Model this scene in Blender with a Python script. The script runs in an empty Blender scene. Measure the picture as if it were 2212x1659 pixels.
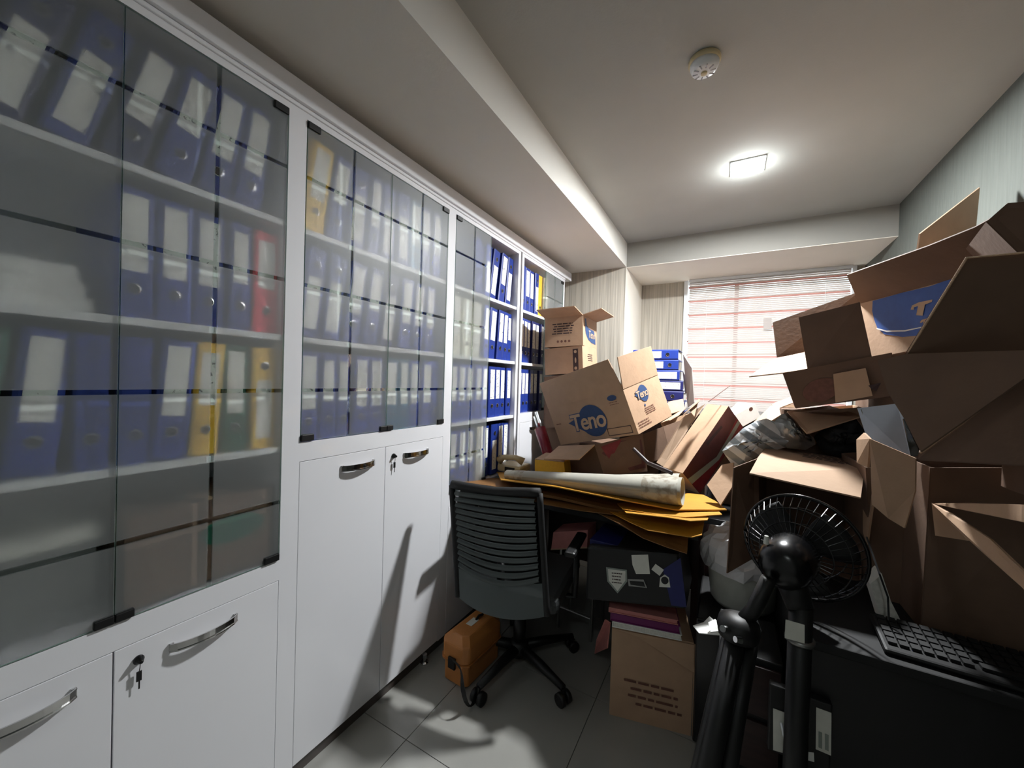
import bpy, math, random, json
import numpy as np
from mathutils import Vector, Matrix
random.seed(7)
S = bpy.context.scene
COL = S.collection
# ------------------------------------------------------------------ camera, world, lamps, exposure
RC = np.array([[0.87128, -0.03095, 0.48981], [0.48991, -0.00472, -0.87176], [0.02929, 0.99951, 0.01105]])
CAMH = 1.4
camd = bpy.data.cameras.new('camera'); cam = bpy.data.objects.new('camera', camd); COL.objects.link(cam)
camd.sensor_width = 36; camd.lens = 36 * 831 / 2212; camd.clip_start = 0.02
M = Matrix([list(RC[0]) + [0], list(RC[1]) + [0], list(RC[2]) + [CAMH], [0, 0, 0, 1]])
cam.matrix_world = M
S.camera = cam
w = bpy.data.worlds.new('sky'); S.world = w; w.use_nodes = True
bg = w.node_tree.nodes['Background']; bg.inputs[0].default_value = (0.86, 0.93, 1.0, 1); bg.inputs[1].default_value = 0.4
LAMP = (0.055, 2.465)
LAMP_POWER = 14.0
DAYLIGHT = 7.5
S.view_settings.view_transform = 'Standard'; S.view_settings.look = 'None'
S.view_settings.exposure = 2.75; S.view_settings.gamma = 1; S.view_settings.use_curve_mapping = False
S.cycles.max_bounces = 10; S.cycles.diffuse_bounces = 6; S.cycles.transmission_bounces = 8; S.cycles.transparent_max_bounces = 12
ld = bpy.data.lights.new('ceiling_lamp_light', 'AREA'); ld.energy = LAMP_POWER; ld.size = 0.138; ld.color = (0.965, 0.99, 1.0)
lo = bpy.data.objects.new('ceiling_lamp_light', ld); COL.objects.link(lo); lo.location = (LAMP[0], LAMP[1], 2.5905)
ldp = bpy.data.lights.new('ceiling_lamp_dome', 'POINT'); ldp.energy = 0.5; ldp.shadow_soft_size = 0.05; ldp.color = (0.965, 0.99, 1.0)
lop = bpy.data.objects.new('ceiling_lamp_dome', ldp); COL.objects.link(lop); lop.location = (LAMP[0], LAMP[1], 2.53)
FILL_LAMP = (0.055, -0.78)  # added fill lamp behind the camera, lifts the foreground
ld3 = bpy.data.lights.new('added_fill_light', 'AREA'); ld3.energy = 0.3; ld3.size = 0.138; ld3.color = (0.965, 0.99, 1.0)
lo3 = bpy.data.objects.new('added_fill_light', ld3); COL.objects.link(lo3); lo3.location = (FILL_LAMP[0], FILL_LAMP[1], 2.5905)
ld2 = bpy.data.lights.new('window_daylight', 'AREA'); ld2.energy = DAYLIGHT; ld2.shape = 'RECTANGLE'; ld2.size = 1.5; ld2.size_y = 1.7; ld2.color = (1.0, 0.97, 0.93)
lo2 = bpy.data.objects.new('window_daylight', ld2); COL.objects.link(lo2); lo2.location = (0.23, 4.35, 1.72); lo2.rotation_euler = (-math.pi / 2, 0, 0)

def P(px, py, x=None, y=None, z=None):
    """the point of the room seen at a pixel of the 2212x1659 frame, on the plane x=, y= or z="""
    c = RC @ np.array([px - 1106, -(py - 829.5), -831.0]); o = np.array([0, 0, CAMH])
    t = (x / c[0]) if x is not None else (y / c[1]) if y is not None else ((z - CAMH) / c[2])
    return Vector(o + c * t)
def PP(px, py, p0, nrm):
    c = Vector(RC @ np.array([px - 1106, -(py - 829.5), -831.0])); o = Vector((0, 0, CAMH))
    return o + c * ((p0 - o).dot(nrm) / c.dot(nrm))

# ------------------------------------------------------------------ materials
def lin(c): return tuple((x / 255 / 12.92 if x / 255 <= 0.04045 else ((x / 255 + 0.055) / 1.055) ** 2.4) for x in c) + (1,)
def mat(name, rgb, rough=0.6, metal=0.0, noise=0.0, nscale=30, bump=0.0, bscale=200, coat=0.0, stretch=None, spec=None, trans=0.0):
    m = bpy.data.materials.new(name); m.use_nodes = True; nt = m.node_tree; b = nt.nodes['Principled BSDF']
    b.inputs['Base Color'].default_value = lin(rgb); b.inputs['Roughness'].default_value = rough; b.inputs['Metallic'].default_value = metal
    if coat: b.inputs['Coat Weight'].default_value = coat; b.inputs['Coat Roughness'].default_value = 0.05
    if spec is not None: b.inputs['Specular IOR Level'].default_value = spec
    if trans: b.inputs['Transmission Weight'].default_value = trans
    tc = nt.nodes.new('ShaderNodeTexCoord'); mp = nt.nodes.new('ShaderNodeMapping'); nt.links.new(tc.outputs['Object'], mp.inputs[0])
    if stretch: mp.inputs['Scale'].default_value = stretch
    if noise:
        n = nt.nodes.new('ShaderNodeTexNoise'); n.inputs['Scale'].default_value = nscale; n.inputs['Detail'].default_value = 5
        nt.links.new(mp.outputs[0], n.inputs['Vector'])
        r = nt.nodes.new('ShaderNodeValToRGB'); c = lin(rgb)
        r.color_ramp.elements[0].position = 0.3; r.color_ramp.elements[1].position = 0.7
        r.color_ramp.elements[0].color = tuple(v * (1 - noise) for v in c[:3]) + (1,); r.color_ramp.elements[1].color = tuple(min(1, v * (1 + noise)) for v in c[:3]) + (1,)
        nt.links.new(n.outputs[0], r.inputs[0]); nt.links.new(r.outputs[0], b.inputs['Base Color'])
    if bump:
        n2 = nt.nodes.new('ShaderNodeTexNoise'); n2.inputs['Scale'].default_value = bscale; n2.inputs['Detail'].default_value = 3
        nt.links.new(mp.outputs[0], n2.inputs['Vector'])
        bp = nt.nodes.new('ShaderNodeBump'); bp.inputs['Strength'].default_value = bump; bp.inputs['Distance'].default_value = 0.003
        nt.links.new(n2.outputs[0], bp.inputs['Height']); nt.links.new(bp.outputs[0], b.inputs['Normal'])
    return m
MT = {}
MT['bulkhead'] = mat('bulkhead_paint_lit', (224, 221, 214), 0.85, noise=0.02, nscale=3, bump=0.1, bscale=120)  # same paint as the ceiling, lightened for the light falling on the bulkhead
MT['beam'] = mat('beam_paint_shaded', (142, 140, 134), 0.85, noise=0.02, nscale=3, bump=0.1, bscale=120)  # same paint as the ceiling, darkened for the shaded beam front
MT['plaster'] = mat('ceiling_paint_shaded', (174, 175, 171), 0.85, noise=0.03, nscale=3, bump=0.1, bscale=120)  # ceiling shade put into the tone; bulkhead and beam share this paint
MT['plaster_warm'] = mat('reveal_paint_lit', (238, 232, 222), 0.85, noise=0.02, nscale=4, bump=0.1, bscale=90)  # lightened to stand for window light in the recess
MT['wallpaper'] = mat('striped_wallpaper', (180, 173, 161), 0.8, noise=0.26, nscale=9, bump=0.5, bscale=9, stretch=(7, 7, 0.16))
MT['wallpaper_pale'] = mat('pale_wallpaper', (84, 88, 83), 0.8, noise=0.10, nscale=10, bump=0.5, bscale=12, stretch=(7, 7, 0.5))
MT['white'] = mat('white_lacquer', (236, 236, 240), 0.2, coat=0.5, noise=0.01, nscale=3)
MT['white_in'] = mat('white_shelf_board', (222, 224, 224), 0.45, noise=0.02, nscale=8)
MT['tile'] = mat('floor_tile', (152, 151, 146), 0.22, noise=0.03, nscale=6, coat=0.2)
MT['grout'] = mat('grout', (92, 92, 88), 0.9, noise=0.1, nscale=40)
MT['kick'] = mat('dark_plinth', (70, 62, 58), 0.35, noise=0.05)
MT['chrome'] = mat('chrome', (215, 215, 215), 0.12, metal=1)
MT['steel'] = mat('dull_steel', (150, 150, 148), 0.35, metal=0.9)
MT['black'] = mat('black_plastic', (12, 12, 13), 0.5, noise=0.1)
MT['black_gloss'] = mat('glossy_black', (8, 8, 10), 0.25, noise=0.05)
MT['black_soft'] = mat('matt_black', (17, 17, 18), 0.7, noise=0.15, nscale=60)
MT['desk_black'] = mat('black_desk_laminate', (14, 13, 15), 0.45, noise=0.15, nscale=20, bump=0.1)
MT['chair'] = mat('charcoal_mesh', (52, 55, 55), 0.65, noise=0.15, nscale=300, bump=0.4, bscale=600)
MT['blue'] = mat('blue_binder_cloth', (30, 54, 138), 0.42, noise=0.1, nscale=60, bump=0.1)
MT['navy'] = mat('navy_binder_cloth', (24, 30, 92), 0.45, noise=0.1, nscale=60)
MT['teal'] = mat('teal_binder_cloth', (20, 92, 128), 0.45, noise=0.1, nscale=60)
MT['green'] = mat('green_binder_cloth', (14, 84, 62), 0.45, noise=0.1, nscale=60)
MT['yellow'] = mat('yellow_binder_cloth', (238, 190, 60), 0.5, noise=0.05, nscale=60)
MT['red'] = mat('red_binder_cloth', (226, 24, 56), 0.5, noise=0.05, nscale=60)
MT['ivory'] = mat('ivory_binder_cloth', (226, 224, 206), 0.5, noise=0.04, nscale=60)
MT['paper'] = mat('white_paper', (236, 236, 232), 0.7, noise=0.03, nscale=40)
MT['paper_block'] = mat('paper_block', (214, 212, 204), 0.8, noise=0.12, nscale=90, stretch=(1, 8, 1))
MT['card'] = mat('corrugated_cardboard', (180, 148, 120), 0.75, noise=0.06, nscale=14, bump=0.25, bscale=60)
MT['card_dark'] = mat('brown_cardboard_shaded', (106, 82, 66), 0.78, noise=0.08, nscale=14, bump=0.25, bscale=60)  # brown card, darkened to stand for shade on cartons turned from the lamp
MT['card_pale'] = mat('pale_cardboard', (180, 150, 124), 0.75, noise=0.05, nscale=14, bump=0.2, bscale=60)
MT['card_edge'] = mat('cardboard_edge', (196, 164, 134), 0.9, noise=0.2, nscale=300)
MT['ink_blue'] = mat('blue_ink', (38, 66, 110), 0.6, noise=0.08, nscale=40)
MT['ink_blue2'] = mat('bright_blue_ink', (44, 84, 160), 0.55, noise=0.08, nscale=40)
MT['ink_dark'] = mat('dark_ink', (62, 44, 44), 0.7)
MT['ink_brown'] = mat('brown_ink', (110, 72, 60), 0.7, noise=0.2, nscale=60)
MT['ink_red'] = mat('red_ink', (122, 36, 44), 0.55, noise=0.15, nscale=30)
MT['ink_maroon'] = mat('maroon_ink', (84, 44, 44), 0.6, noise=0.3, nscale=14)
MT['ink_grey'] = mat('grey_green_ink', (140, 148, 140), 0.5)
MT['ink_card'] = mat('bare_card_lettering', (190, 160, 132), 0.7)
MT['folder'] = mat('yellow_manila', (186, 132, 34), 0.55, noise=0.05, nscale=12)
MT['folder_tan'] = mat('tan_manila', (126, 86, 42), 0.6, noise=0.08, nscale=12)
MT['cream'] = mat('cream_plastic', (206, 190, 150), 0.4, noise=0.05)
MT['case'] = mat('ochre_hard_case', (190, 124, 66), 0.42, noise=0.06, nscale=20, bump=0.25, bscale=150)
MT['bin'] = mat('white_bin_plastic', (206, 208, 200), 0.35, noise=0.05)
MT['bag'] = mat('thin_white_film', (226, 226, 228), 0.28, noise=0.04, bump=0.3, bscale=25)
MT['pink'] = mat('pink_board', (196, 128, 122), 0.6, noise=0.08)
MT['magenta'] = mat('magenta_cover', (110, 26, 92), 0.5)
MT['wine'] = mat('wine_red_plastic', (126, 14, 38), 0.3)
MT['pale_blue'] = mat('pale_blue_folder', (196, 208, 226), 0.35, noise=0.04)
MT['label'] = mat('sticker_paper', (216, 216, 206), 0.5, noise=0.05)
MT['grille'] = mat('red_window_grille', (170, 84, 78), 0.5)
MT['pvc'] = mat('white_pvc', (232, 236, 240), 0.3)
MT['darkglass'] = mat('dark_green_film', (30, 38, 36), 0.2, noise=0.2)
MT['dark_wood'] = mat('dark_wood', (44, 26, 24), 0.45, noise=0.25, nscale=12, stretch=(1, 1, 6))

def spine_paper():
    m = bpy.data.materials.new('spine_label_paper'); m.use_nodes = True; nt = m.node_tree; b = nt.nodes['Principled BSDF']
    tc = nt.nodes.new('ShaderNodeTexCoord'); mp = nt.nodes.new('ShaderNodeMapping'); mp.inputs['Scale'].default_value = (1, 1, 1)
    n = nt.nodes.new('ShaderNodeTexNoise'); n.inputs['Scale'].default_value = 90; n.inputs['Detail'].default_value = 4
    oi = nt.nodes.new('ShaderNodeObjectInfo'); ad = nt.nodes.new('ShaderNodeVectorMath'); ad.operation = 'ADD'
    nt.links.new(tc.outputs['Object'], mp.inputs[0]); nt.links.new(mp.outputs[0], ad.inputs[0]); nt.links.new(oi.outputs['Random'], ad.inputs[1]); nt.links.new(ad.outputs[0], n.inputs['Vector'])
    r = nt.nodes.new('ShaderNodeValToRGB'); r.color_ramp.elements[0].position = 0.33; r.color_ramp.elements[0].color = lin((120, 118, 120)); r.color_ramp.elements[1].position = 0.40; r.color_ramp.elements[1].color = lin((240, 240, 234))
    nt.links.new(n.outputs[0], r.inputs[0]); nt.links.new(r.outputs[0], b.inputs['Base Color']); b.inputs['Roughness'].default_value = 0.5
    return m
MT['spine'] = spine_paper()

def frost(name, rough, ior, haze, tint, hz, bend=True):
    m = bpy.data.materials.new(name); m.use_nodes = True; nt = m.node_tree; nt.nodes.clear()
    o = nt.nodes.new('ShaderNodeOutputMaterial'); r = nt.nodes.new('ShaderNodeBsdfRefraction' if bend else 'ShaderNodeBsdfTransparent'); r.inputs['Color'].default_value = tint
    if bend: r.inputs['Roughness'].default_value = rough; r.inputs['IOR'].default_value = ior
    d = nt.nodes.new('ShaderNodeBsdfDiffuse'); d.inputs[0].default_value = lin(hz); t = nt.nodes.new('ShaderNodeBsdfTranslucent'); t.inputs[0].default_value = lin(hz)
    a = nt.nodes.new('ShaderNodeMixShader'); a.inputs[0].default_value = 0.5; nt.links.new(d.outputs[0], a.inputs[1]); nt.links.new(t.outputs[0], a.inputs[2])
    b = nt.nodes.new('ShaderNodeMixShader'); b.inputs[0].default_value = haze; nt.links.new(r.outputs[0], b.inputs[1]); nt.links.new(a.outputs[0], b.inputs[2])
    g = nt.nodes.new('ShaderNodeBsdfGlossy'); g.inputs['Roughness'].default_value = 0.5
    c = nt.nodes.new('ShaderNodeMixShader'); c.inputs[0].default_value = 0.05; nt.links.new(b.outputs[0], c.inputs[1]); nt.links.new(g.outputs[0], c.inputs[2])
    nt.links.new(c.outputs[0], o.inputs[0]); return m
MT['frost'] = frost('frosted_glass', 0.7, 1.24, 0.20, (1.0, 1.0, 1.0, 1), (214, 222, 222), False)
MT['frost_in'] = frost('frosted_glass_inner_face', 0.78, 1.17, 0.06, (1.0, 1.0, 1.0, 1), (214, 222, 222))
def clear(name, fac, tint=(1, 1, 1, 1), rough=0.02):
    m = bpy.data.materials.new(name); m.use_nodes = True; nt = m.node_tree; nt.nodes.clear()
    o = nt.nodes.new('ShaderNodeOutputMaterial'); t = nt.nodes.new('ShaderNodeBsdfTransparent'); t.inputs[0].default_value = tint
    g = nt.nodes.new('ShaderNodeBsdfGlossy'); g.inputs['Roughness'].default_value = rough
    c = nt.nodes.new('ShaderNodeMixShader'); c.inputs[0].default_value = fac; nt.links.new(t.outputs[0], c.inputs[1]); nt.links.new(g.outputs[0], c.inputs[2]); nt.links.new(c.outputs[0], o.inputs[0]); return m
MT['clear'] = clear('clear_glass', 0.06, (0.9, 0.95, 0.94, 1))
MT['glass_edge'] = mat('green_glass_edge', (120, 150, 138), 0.3)
MT['film'] = clear('clear_plastic_film', 0.25, (0.85, 0.84, 0.86, 1), 0.1)
def mesh_fabric(name, rgb, open_):
    m = bpy.data.materials.new(name); m.use_nodes = True; nt = m.node_tree; nt.nodes.clear()
    o = nt.nodes.new('ShaderNodeOutputMaterial'); d = nt.nodes.new('ShaderNodeBsdfDiffuse'); d.inputs[0].default_value = lin(rgb); t = nt.nodes.new('ShaderNodeBsdfTransparent')
    c = nt.nodes.new('ShaderNodeMixShader'); c.inputs[0].default_value = open_; nt.links.new(d.outputs[0], c.inputs[1]); nt.links.new(t.outputs[0], c.inputs[2]); nt.links.new(c.outputs[0], o.inputs[0]); return m
MT['mesh_fabric'] = mesh_fabric('open_mesh_fabric', (16, 17, 17), 0.22)
MT['rib_fabric'] = mesh_fabric('ribbed_mesh_fabric', (98, 104, 104), 0.08)
def translucent(name, rgb, fac):
    m = bpy.data.materials.new(name); m.use_nodes = True; nt = m.node_tree; nt.nodes.clear()
    o = nt.nodes.new('ShaderNodeOutputMaterial'); d = nt.nodes.new('ShaderNodeBsdfDiffuse'); d.inputs[0].default_value = lin(rgb); t = nt.nodes.new('ShaderNodeBsdfTranslucent'); t.inputs[0].default_value = lin(rgb)
    c = nt.nodes.new('ShaderNodeMixShader'); c.inputs[0].default_value = fac; nt.links.new(d.outputs[0], c.inputs[1]); nt.links.new(t.outputs[0], c.inputs[2]); nt.links.new(c.outputs[0], o.inputs[0]); return m
MT['slat'] = translucent('blind_slat', (208, 200, 196), 0.2)
MT['slat_pink'] = translucent('blind_band', (200, 150, 142), 0.14)
def emit(name, col, st):
    m = bpy.data.materials.new(name); m.use_nodes = True; nt = m.node_tree; nt.nodes.clear()
    o = nt.nodes.new('ShaderNodeOutputMaterial'); e = nt.nodes.new('ShaderNodeEmission'); e.inputs[0].default_value = col; e.inputs[1].default_value = st; nt.links.new(e.outputs[0], o.inputs[0]); return m
MT['lamp'] = emit('lamp_diffuser', (0.86, 1.0, 0.97, 1), 3.5)
def stripes(name, c1, c2, scale, rot, rough=0.3):
    m = bpy.data.materials.new(name); m.use_nodes = True; nt = m.node_tree; b = nt.nodes['Principled BSDF']; b.inputs['Roughness'].default_value = rough
    tc = nt.nodes.new('ShaderNodeTexCoord'); mp = nt.nodes.new('ShaderNodeMapping'); mp.inputs['Rotation'].default_value = rot
    wv = nt.nodes.new('ShaderNodeTexWave'); wv.inputs['Scale'].default_value = scale; wv.inputs['Distortion'].default_value = 0.0
    r = nt.nodes.new('ShaderNodeValToRGB'); r.color_ramp.elements[0].position = 0.45; r.color_ramp.elements[0].color = lin(c1); r.color_ramp.elements[1].position = 0.55; r.color_ramp.elements[1].color = lin(c2)
    nt.links.new(tc.outputs['Object'], mp.inputs[0]); nt.links.new(mp.outputs[0], wv.inputs[0]); nt.links.new(wv.outputs[0], r.inputs[0]); nt.links.new(r.outputs[0], b.inputs['Base Color']); return m
MT['bagstripe'] = stripes('striped_plastic', (150, 156, 160), (226, 228, 230), 5.6, (0, 0.96, 0))
def chart():
    m = bpy.data.materials.new('printed_chart_paper'); m.use_nodes = True; nt = m.node_tree; b = nt.nodes['Principled BSDF']; b.inputs['Roughness'].default_value = 0.5
    tc = nt.nodes.new('ShaderNodeTexCoord'); v = nt.nodes.new('ShaderNodeTexNoise'); v.inputs['Scale'].default_value = 34; v.inputs['Detail'].default_value = 6
    r = nt.nodes.new('ShaderNodeValToRGB'); e = r.color_ramp.elements; e[0].position = 0.42; e[0].color = lin((140, 132, 116)); e[1].position = 0.56; e[1].color = lin((172, 168, 156))
    nt.links.new(tc.outputs['Object'], v.inputs['Vector']); nt.links.new(v.outputs[0], r.inputs[0]); nt.links.new(r.outputs[0], b.inputs['Base Color']); return m
MT['chart'] = chart()

# ------------------------------------------------------------------ mesh helpers
class MB:
    def __init__(s): s.v = []; s.f = []; s.m = []; s.cur = 0
    def add(s, vs, fs):
        o = len(s.v); s.v += [tuple(v) for v in vs]; s.f += [tuple(i + o for i in f) for f in fs]; s.m += [s.cur] * len(fs); return s
    def box(s, x0, x1, y0, y1, z0, z1, T=None):
        vs = [Vector((x, y, z)) for x in (x0, x1) for y in (y0, y1) for z in (z0, z1)]
        if T is not None: vs = [T @ v for v in vs]
        return s.add(vs, [(0, 1, 3, 2), (4, 6, 7, 5), (0, 4, 5, 1), (2, 3, 7, 6), (0, 2, 6, 4), (1, 5, 7, 3)])
    def prism(s, poly, vec):
        n = len(poly); a = [Vector(p) for p in poly]; b = [p + vec for p in a]
        return s.add(a + b, [tuple(range(n - 1, -1, -1)), tuple(range(n, 2 * n))] + [(i, (i + 1) % n, n + (i + 1) % n, n + i) for i in range(n)])
    def plate(s, poly, t=0.005):
        a = [Vector(p) for p in poly]; nn = Vector((0, 0, 0))
        for i in range(len(a)): nn += a[i].cross(a[(i + 1) % len(a)])
        nn.normalize(); return s.prism([p - nn * t / 2 for p in a], nn * t)
    def tube(s, pts, rad, n=10, cap=True):
        pts = [Vector(p) for p in pts]; rs = rad if isinstance(rad, (list, tuple)) else [rad] * len(pts)
        rings = []; up = None
        for i, p in enumerate(pts):
            d = (pts[min(i + 1, len(pts) - 1)] - pts[max(i - 1, 0)]).normalized()
            if up is None: up = d.orthogonal().normalized()
            up = (up - d * up.dot(d)).normalized(); q = d.cross(up)
            rings.append([p + (up * math.cos(2 * math.pi * k / n) + q * math.sin(2 * math.pi * k / n)) * rs[i] for k in range(n)])
        vs = [v for r in rings for v in r]; fs = []
        for i in range(len(pts) - 1):
            for k in range(n): fs.append((i * n + k, i * n + (k + 1) % n, (i + 1) * n + (k + 1) % n, (i + 1) * n + k))
        if cap: fs += [tuple(range(n - 1, -1, -1)), tuple(range((len(pts) - 1) * n, len(pts) * n))]
        return s.add(vs, fs)
    def lathe(s, prof, T, n=24):
        vs = []; fs = []
        for r, z in prof:
            for k in range(n): vs.append(T @ Vector((r * math.cos(2 * math.pi * k / n), r * math.sin(2 * math.pi * k / n), z)))
        for i in range(len(prof) - 1):
            for k in range(n): fs.append((i * n + k, i * n + (k + 1) % n, (i + 1) * n + (k + 1) % n, (i + 1) * n + k))
        fs += [tuple(range(n - 1, -1, -1)), tuple(range((len(prof) - 1) * n, len(prof) * n))]
        return s.add(vs, fs)
    def grid(s, rows):
        n = len(rows[0]); vs = [v for r in rows for v in r]
        return s.add(vs, [(i * n + j, i * n + j + 1, (i + 1) * n + j + 1, (i + 1) * n + j) for i in range(len(rows) - 1) for j in range(n - 1)])
def wloc(o):
    p = Vector((0, 0, 0))
    while o: p += o.location; o = o.parent
    return p
def build(name, mb, m, parent=None, bevel=0, smooth=False, origin=None, label=None, solid=0, sub=0):
    """one mesh object; mb holds world coordinates, the parent is unrotated"""
    base = wloc(parent) if parent else Vector((0, 0, 0))
    org = Vector(origin) if origin is not None else Vector((0, 0, 0))
    me = bpy.data.meshes.new(name); off = base + org
    me.from_pydata([tuple(Vector(v) - off) for v in mb.v], [], mb.f); me.validate()
    for x in (m if isinstance(m, list) else [m]): me.materials.append(MT[x] if isinstance(x, str) else x)
    if isinstance(m, list) and len(me.polygons) == len(mb.m): me.polygons.foreach_set('material_index', mb.m)
    if smooth: me.polygons.foreach_set('use_smooth', [True] * len(me.polygons))
    o = bpy.data.objects.new(name, me); COL.objects.link(o); o.parent = parent; o.location = org
    if solid: md = o.modifiers.new('s', 'SOLIDIFY'); md.thickness = solid; md.offset = 0
    if bevel: md = o.modifiers.new('b', 'BEVEL'); md.width = bevel; md.segments = 2; md.limit_method = 'ANGLE'
    if sub: md = o.modifiers.new('u', 'SUBSURF'); md.levels = sub; md.render_levels = sub
    if label: o['label'] = label
    return o
def root(name, label, cat, loc, group=None):
    o = bpy.data.objects.new(name, None); COL.objects.link(o); o.location = loc; o['label'] = label; o['category'] = cat; o.empty_display_size = 0.05
    if group: o['group'] = group
    return o
def tag(o, label, cat, group=None):
    o['label'] = label; o['category'] = cat
    if group: o['group'] = group
    return o
def struct(name, mb, m, parent=None, **k):
    o = build(name, mb, m, parent, **k)
    if parent is None: o['kind'] = 'structure'
    return o
def text_mb(txt, o, ux, uy, size, lift=0.0015, shear=0.25, bold=0.0, cw=1.0):
    cu = bpy.data.curves.new('t', 'FONT'); cu.body = txt; cu.size = 1; cu.shear = shear; cu.offset = bold; cu.align_x = 'CENTER'; cu.align_y = 'CENTER'; cu.space_character = cw; cu.resolution_u = 3
    ob = bpy.data.objects.new('t', cu); COL.objects.link(ob); dg = bpy.context.evaluated_depsgraph_get(); me = bpy.data.meshes.new_from_object(ob.evaluated_get(dg))
    ux = Vector(ux).normalized(); uy = Vector(uy).normalized(); nz = ux.cross(uy).normalized()
    mb = MB(); mb.add([Vector(o) + (ux * v.co.x + uy * v.co.y) * size + nz * lift for v in me.vertices], [tuple(p.vertices) for p in me.polygons])
    bpy.data.objects.remove(ob); bpy.data.curves.remove(cu); bpy.data.meshes.remove(me); return mb
def ellipse_mb(o, ux, uy, a, b, lift=0.001, n=32, mb=None):
    ux = Vector(ux).normalized(); uy = Vector(uy).normalized(); nz = ux.cross(uy).normalized(); mb = mb or MB()
    vs = [Vector(o) + ux * a * math.cos(2 * math.pi * k / n) + uy * b * math.sin(2 * math.pi * k / n) + nz * lift for k in range(n)]
    mb.add(vs, [tuple(range(n))]); return mb
def dashes_mb(o, ux, uy, wd, rows, gap, th, seed, lift=0.001, skew=0.0):
    rr = random.Random(seed); ux = Vector(ux).normalized(); uy = Vector(uy).normalized(); nz = ux.cross(uy).normalized(); mb = MB()
    for r in range(rows):
        x = -wd / 2 + rr.uniform(0, wd * 0.12); e = wd / 2 - rr.uniform(0, wd * 0.15)
        while x < e:
            l = rr.uniform(0.012, 0.035) * wd / 0.12
            l = min(l, e - x); c = Vector(o) + ux * (x + skew * r) - uy * gap * r + nz * lift
            mb.add([c, c + ux * l, c + ux * l + uy * th, c + uy * th], [(0, 1, 2, 3)]); x += l + wd * 0.035
    return mb

# ------------------------------------------------------------------ the room
XL, XR, YB, YW, YF = -1.68, 0.93, 3.39, 4.08, -1.1
ZC, ZS, XE = 2.61, 2.405, -0.80
fl = struct('floor', MB().box(XL, XR, YF, YW, -0.05, -0.006), 'grout')
TS = 0.5735
ix0 = math.floor((XL + 0.467) / TS); tile_me = None
for i in range(ix0, 4):
    for j in range(-4, 6):
        x0 = -0.467 + i * TS; y0 = 1.10 + j * TS
        a, b, c, d = max(x0 + .0015, XL), min(x0 + TS - .0015, XR), max(y0 + .0015, YF), min(y0 + TS - .0015, YW)
        if b - a < .03 or d - c < .03: continue
        build('tile', MB().box(a, b, c, d, -0.006, 0.0), 'tile', fl)
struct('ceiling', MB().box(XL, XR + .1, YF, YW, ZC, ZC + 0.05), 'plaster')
cl = bpy.data.objects['ceiling']
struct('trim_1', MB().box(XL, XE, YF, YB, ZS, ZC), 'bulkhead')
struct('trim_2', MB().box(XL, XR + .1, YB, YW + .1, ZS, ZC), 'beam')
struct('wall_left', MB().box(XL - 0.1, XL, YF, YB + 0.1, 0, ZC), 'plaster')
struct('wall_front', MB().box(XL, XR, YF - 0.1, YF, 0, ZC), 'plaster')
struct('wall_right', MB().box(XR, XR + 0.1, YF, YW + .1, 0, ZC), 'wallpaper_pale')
wb = struct('wall_back', MB().box(XL, XE - 0.004, YB, YB + 0.1, 0, ZS), 'wallpaper')
build('reveal', MB().box(XE - 0.004, XE, YB, YW, 0, ZS), 'plaster_warm', wb)
build('reveal_soffit', MB().box(XE, XR, YB + .002, YW, ZS - 0.004, ZS), 'plaster_warm', wb)
WX0, WX1, WZ0 = -0.40, 0.875, 0.86
m = MB(); m.box(XE, WX0, YW, YW + 0.1, 0, ZS); m.box(WX0, WX1, YW, YW + 0.1, 0, WZ0); m.box(WX1, XR, YW, YW + 0.1, 0, ZS)
struct('wall_window', m, 'wallpaper')
win = struct('window_1', MB().box(WX0, WX0 + 0.035, YW - 0.03, YW + 0.06, WZ0, ZS).box(WX1 - 0.03, WX1, YW - 0.03, YW + 0.06, WZ0, ZS).box(WX0, WX1, YW - 0.02, YW + 0.06, WZ0, WZ0 + 0.04).box(WX0, WX1, YW, YW + 0.06, ZS - 0.045, ZS - 0.01), 'pvc', bevel=0.003)
build('window_sill', MB().box(XE, XR, YW - 0.16, YW - .03, WZ0 - 0.06, WZ0 - 0.02), 'plaster_warm', win, bevel=0.004)
build('window_pane', MB().box(WX0 + 0.035, WX1 - 0.03, YW + 0.025, YW + 0.031, WZ0 + 0.04, ZS - 0.045), 'clear', win)
z = 1.03
while z < ZS - 0.03:
    build('grille_bar', MB().box(WX0 + 0.03, WX1 - 0.02, YW + 0.035, YW + 0.055, z, z + 0.014), 'grille', win); z += 0.131
build('mullion', MB().box(0.025, 0.06, YW + 0.035, YW + 0.055, WZ0, ZS), 'grille', win)
struct('baseboard_back', MB().box(XL, XE, YB - 0.012, YB, 0, 0.08), 'plaster_warm')
# blind of thin pleated slats
bl = root('window_blind', 'pale pinkish pleated blind lowered over the bright window', 'blind', (0.24, YW - 0.05, ZS - 0.02))
build('headrail', MB().box(WX0 + 0.045, WX1 - 0.035, YW - 0.065, YW - 0.025, ZS - 0.03, ZS - 0.006), 'pvc', bl)
m = MB(); z = WZ0 + 0.06; pit = 0.0164; k = 0
while z < ZS - 0.035:
    a = 0.0075; x0, x1 = WX0 + 0.05, WX1 - 0.04
    hh = 0.0151
    fc = [(x0, YW - 0.052, z), (x1, YW - 0.052, z), (x1, YW - 0.044, z + hh), (x0, YW - 0.044, z + hh)]
    if k % 8 == 5: build('band_slat', MB().add([Vector(p) for p in fc], [(0, 1, 2, 3)]), 'slat_pink', bl, solid=0.0006)
    else: m.add(fc, [(0, 1, 2, 3)])
    z += pit; k += 1
so = build('slat', m, 'slat', bl, solid=0.0006); so['kind'] = 'stuff'
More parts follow.
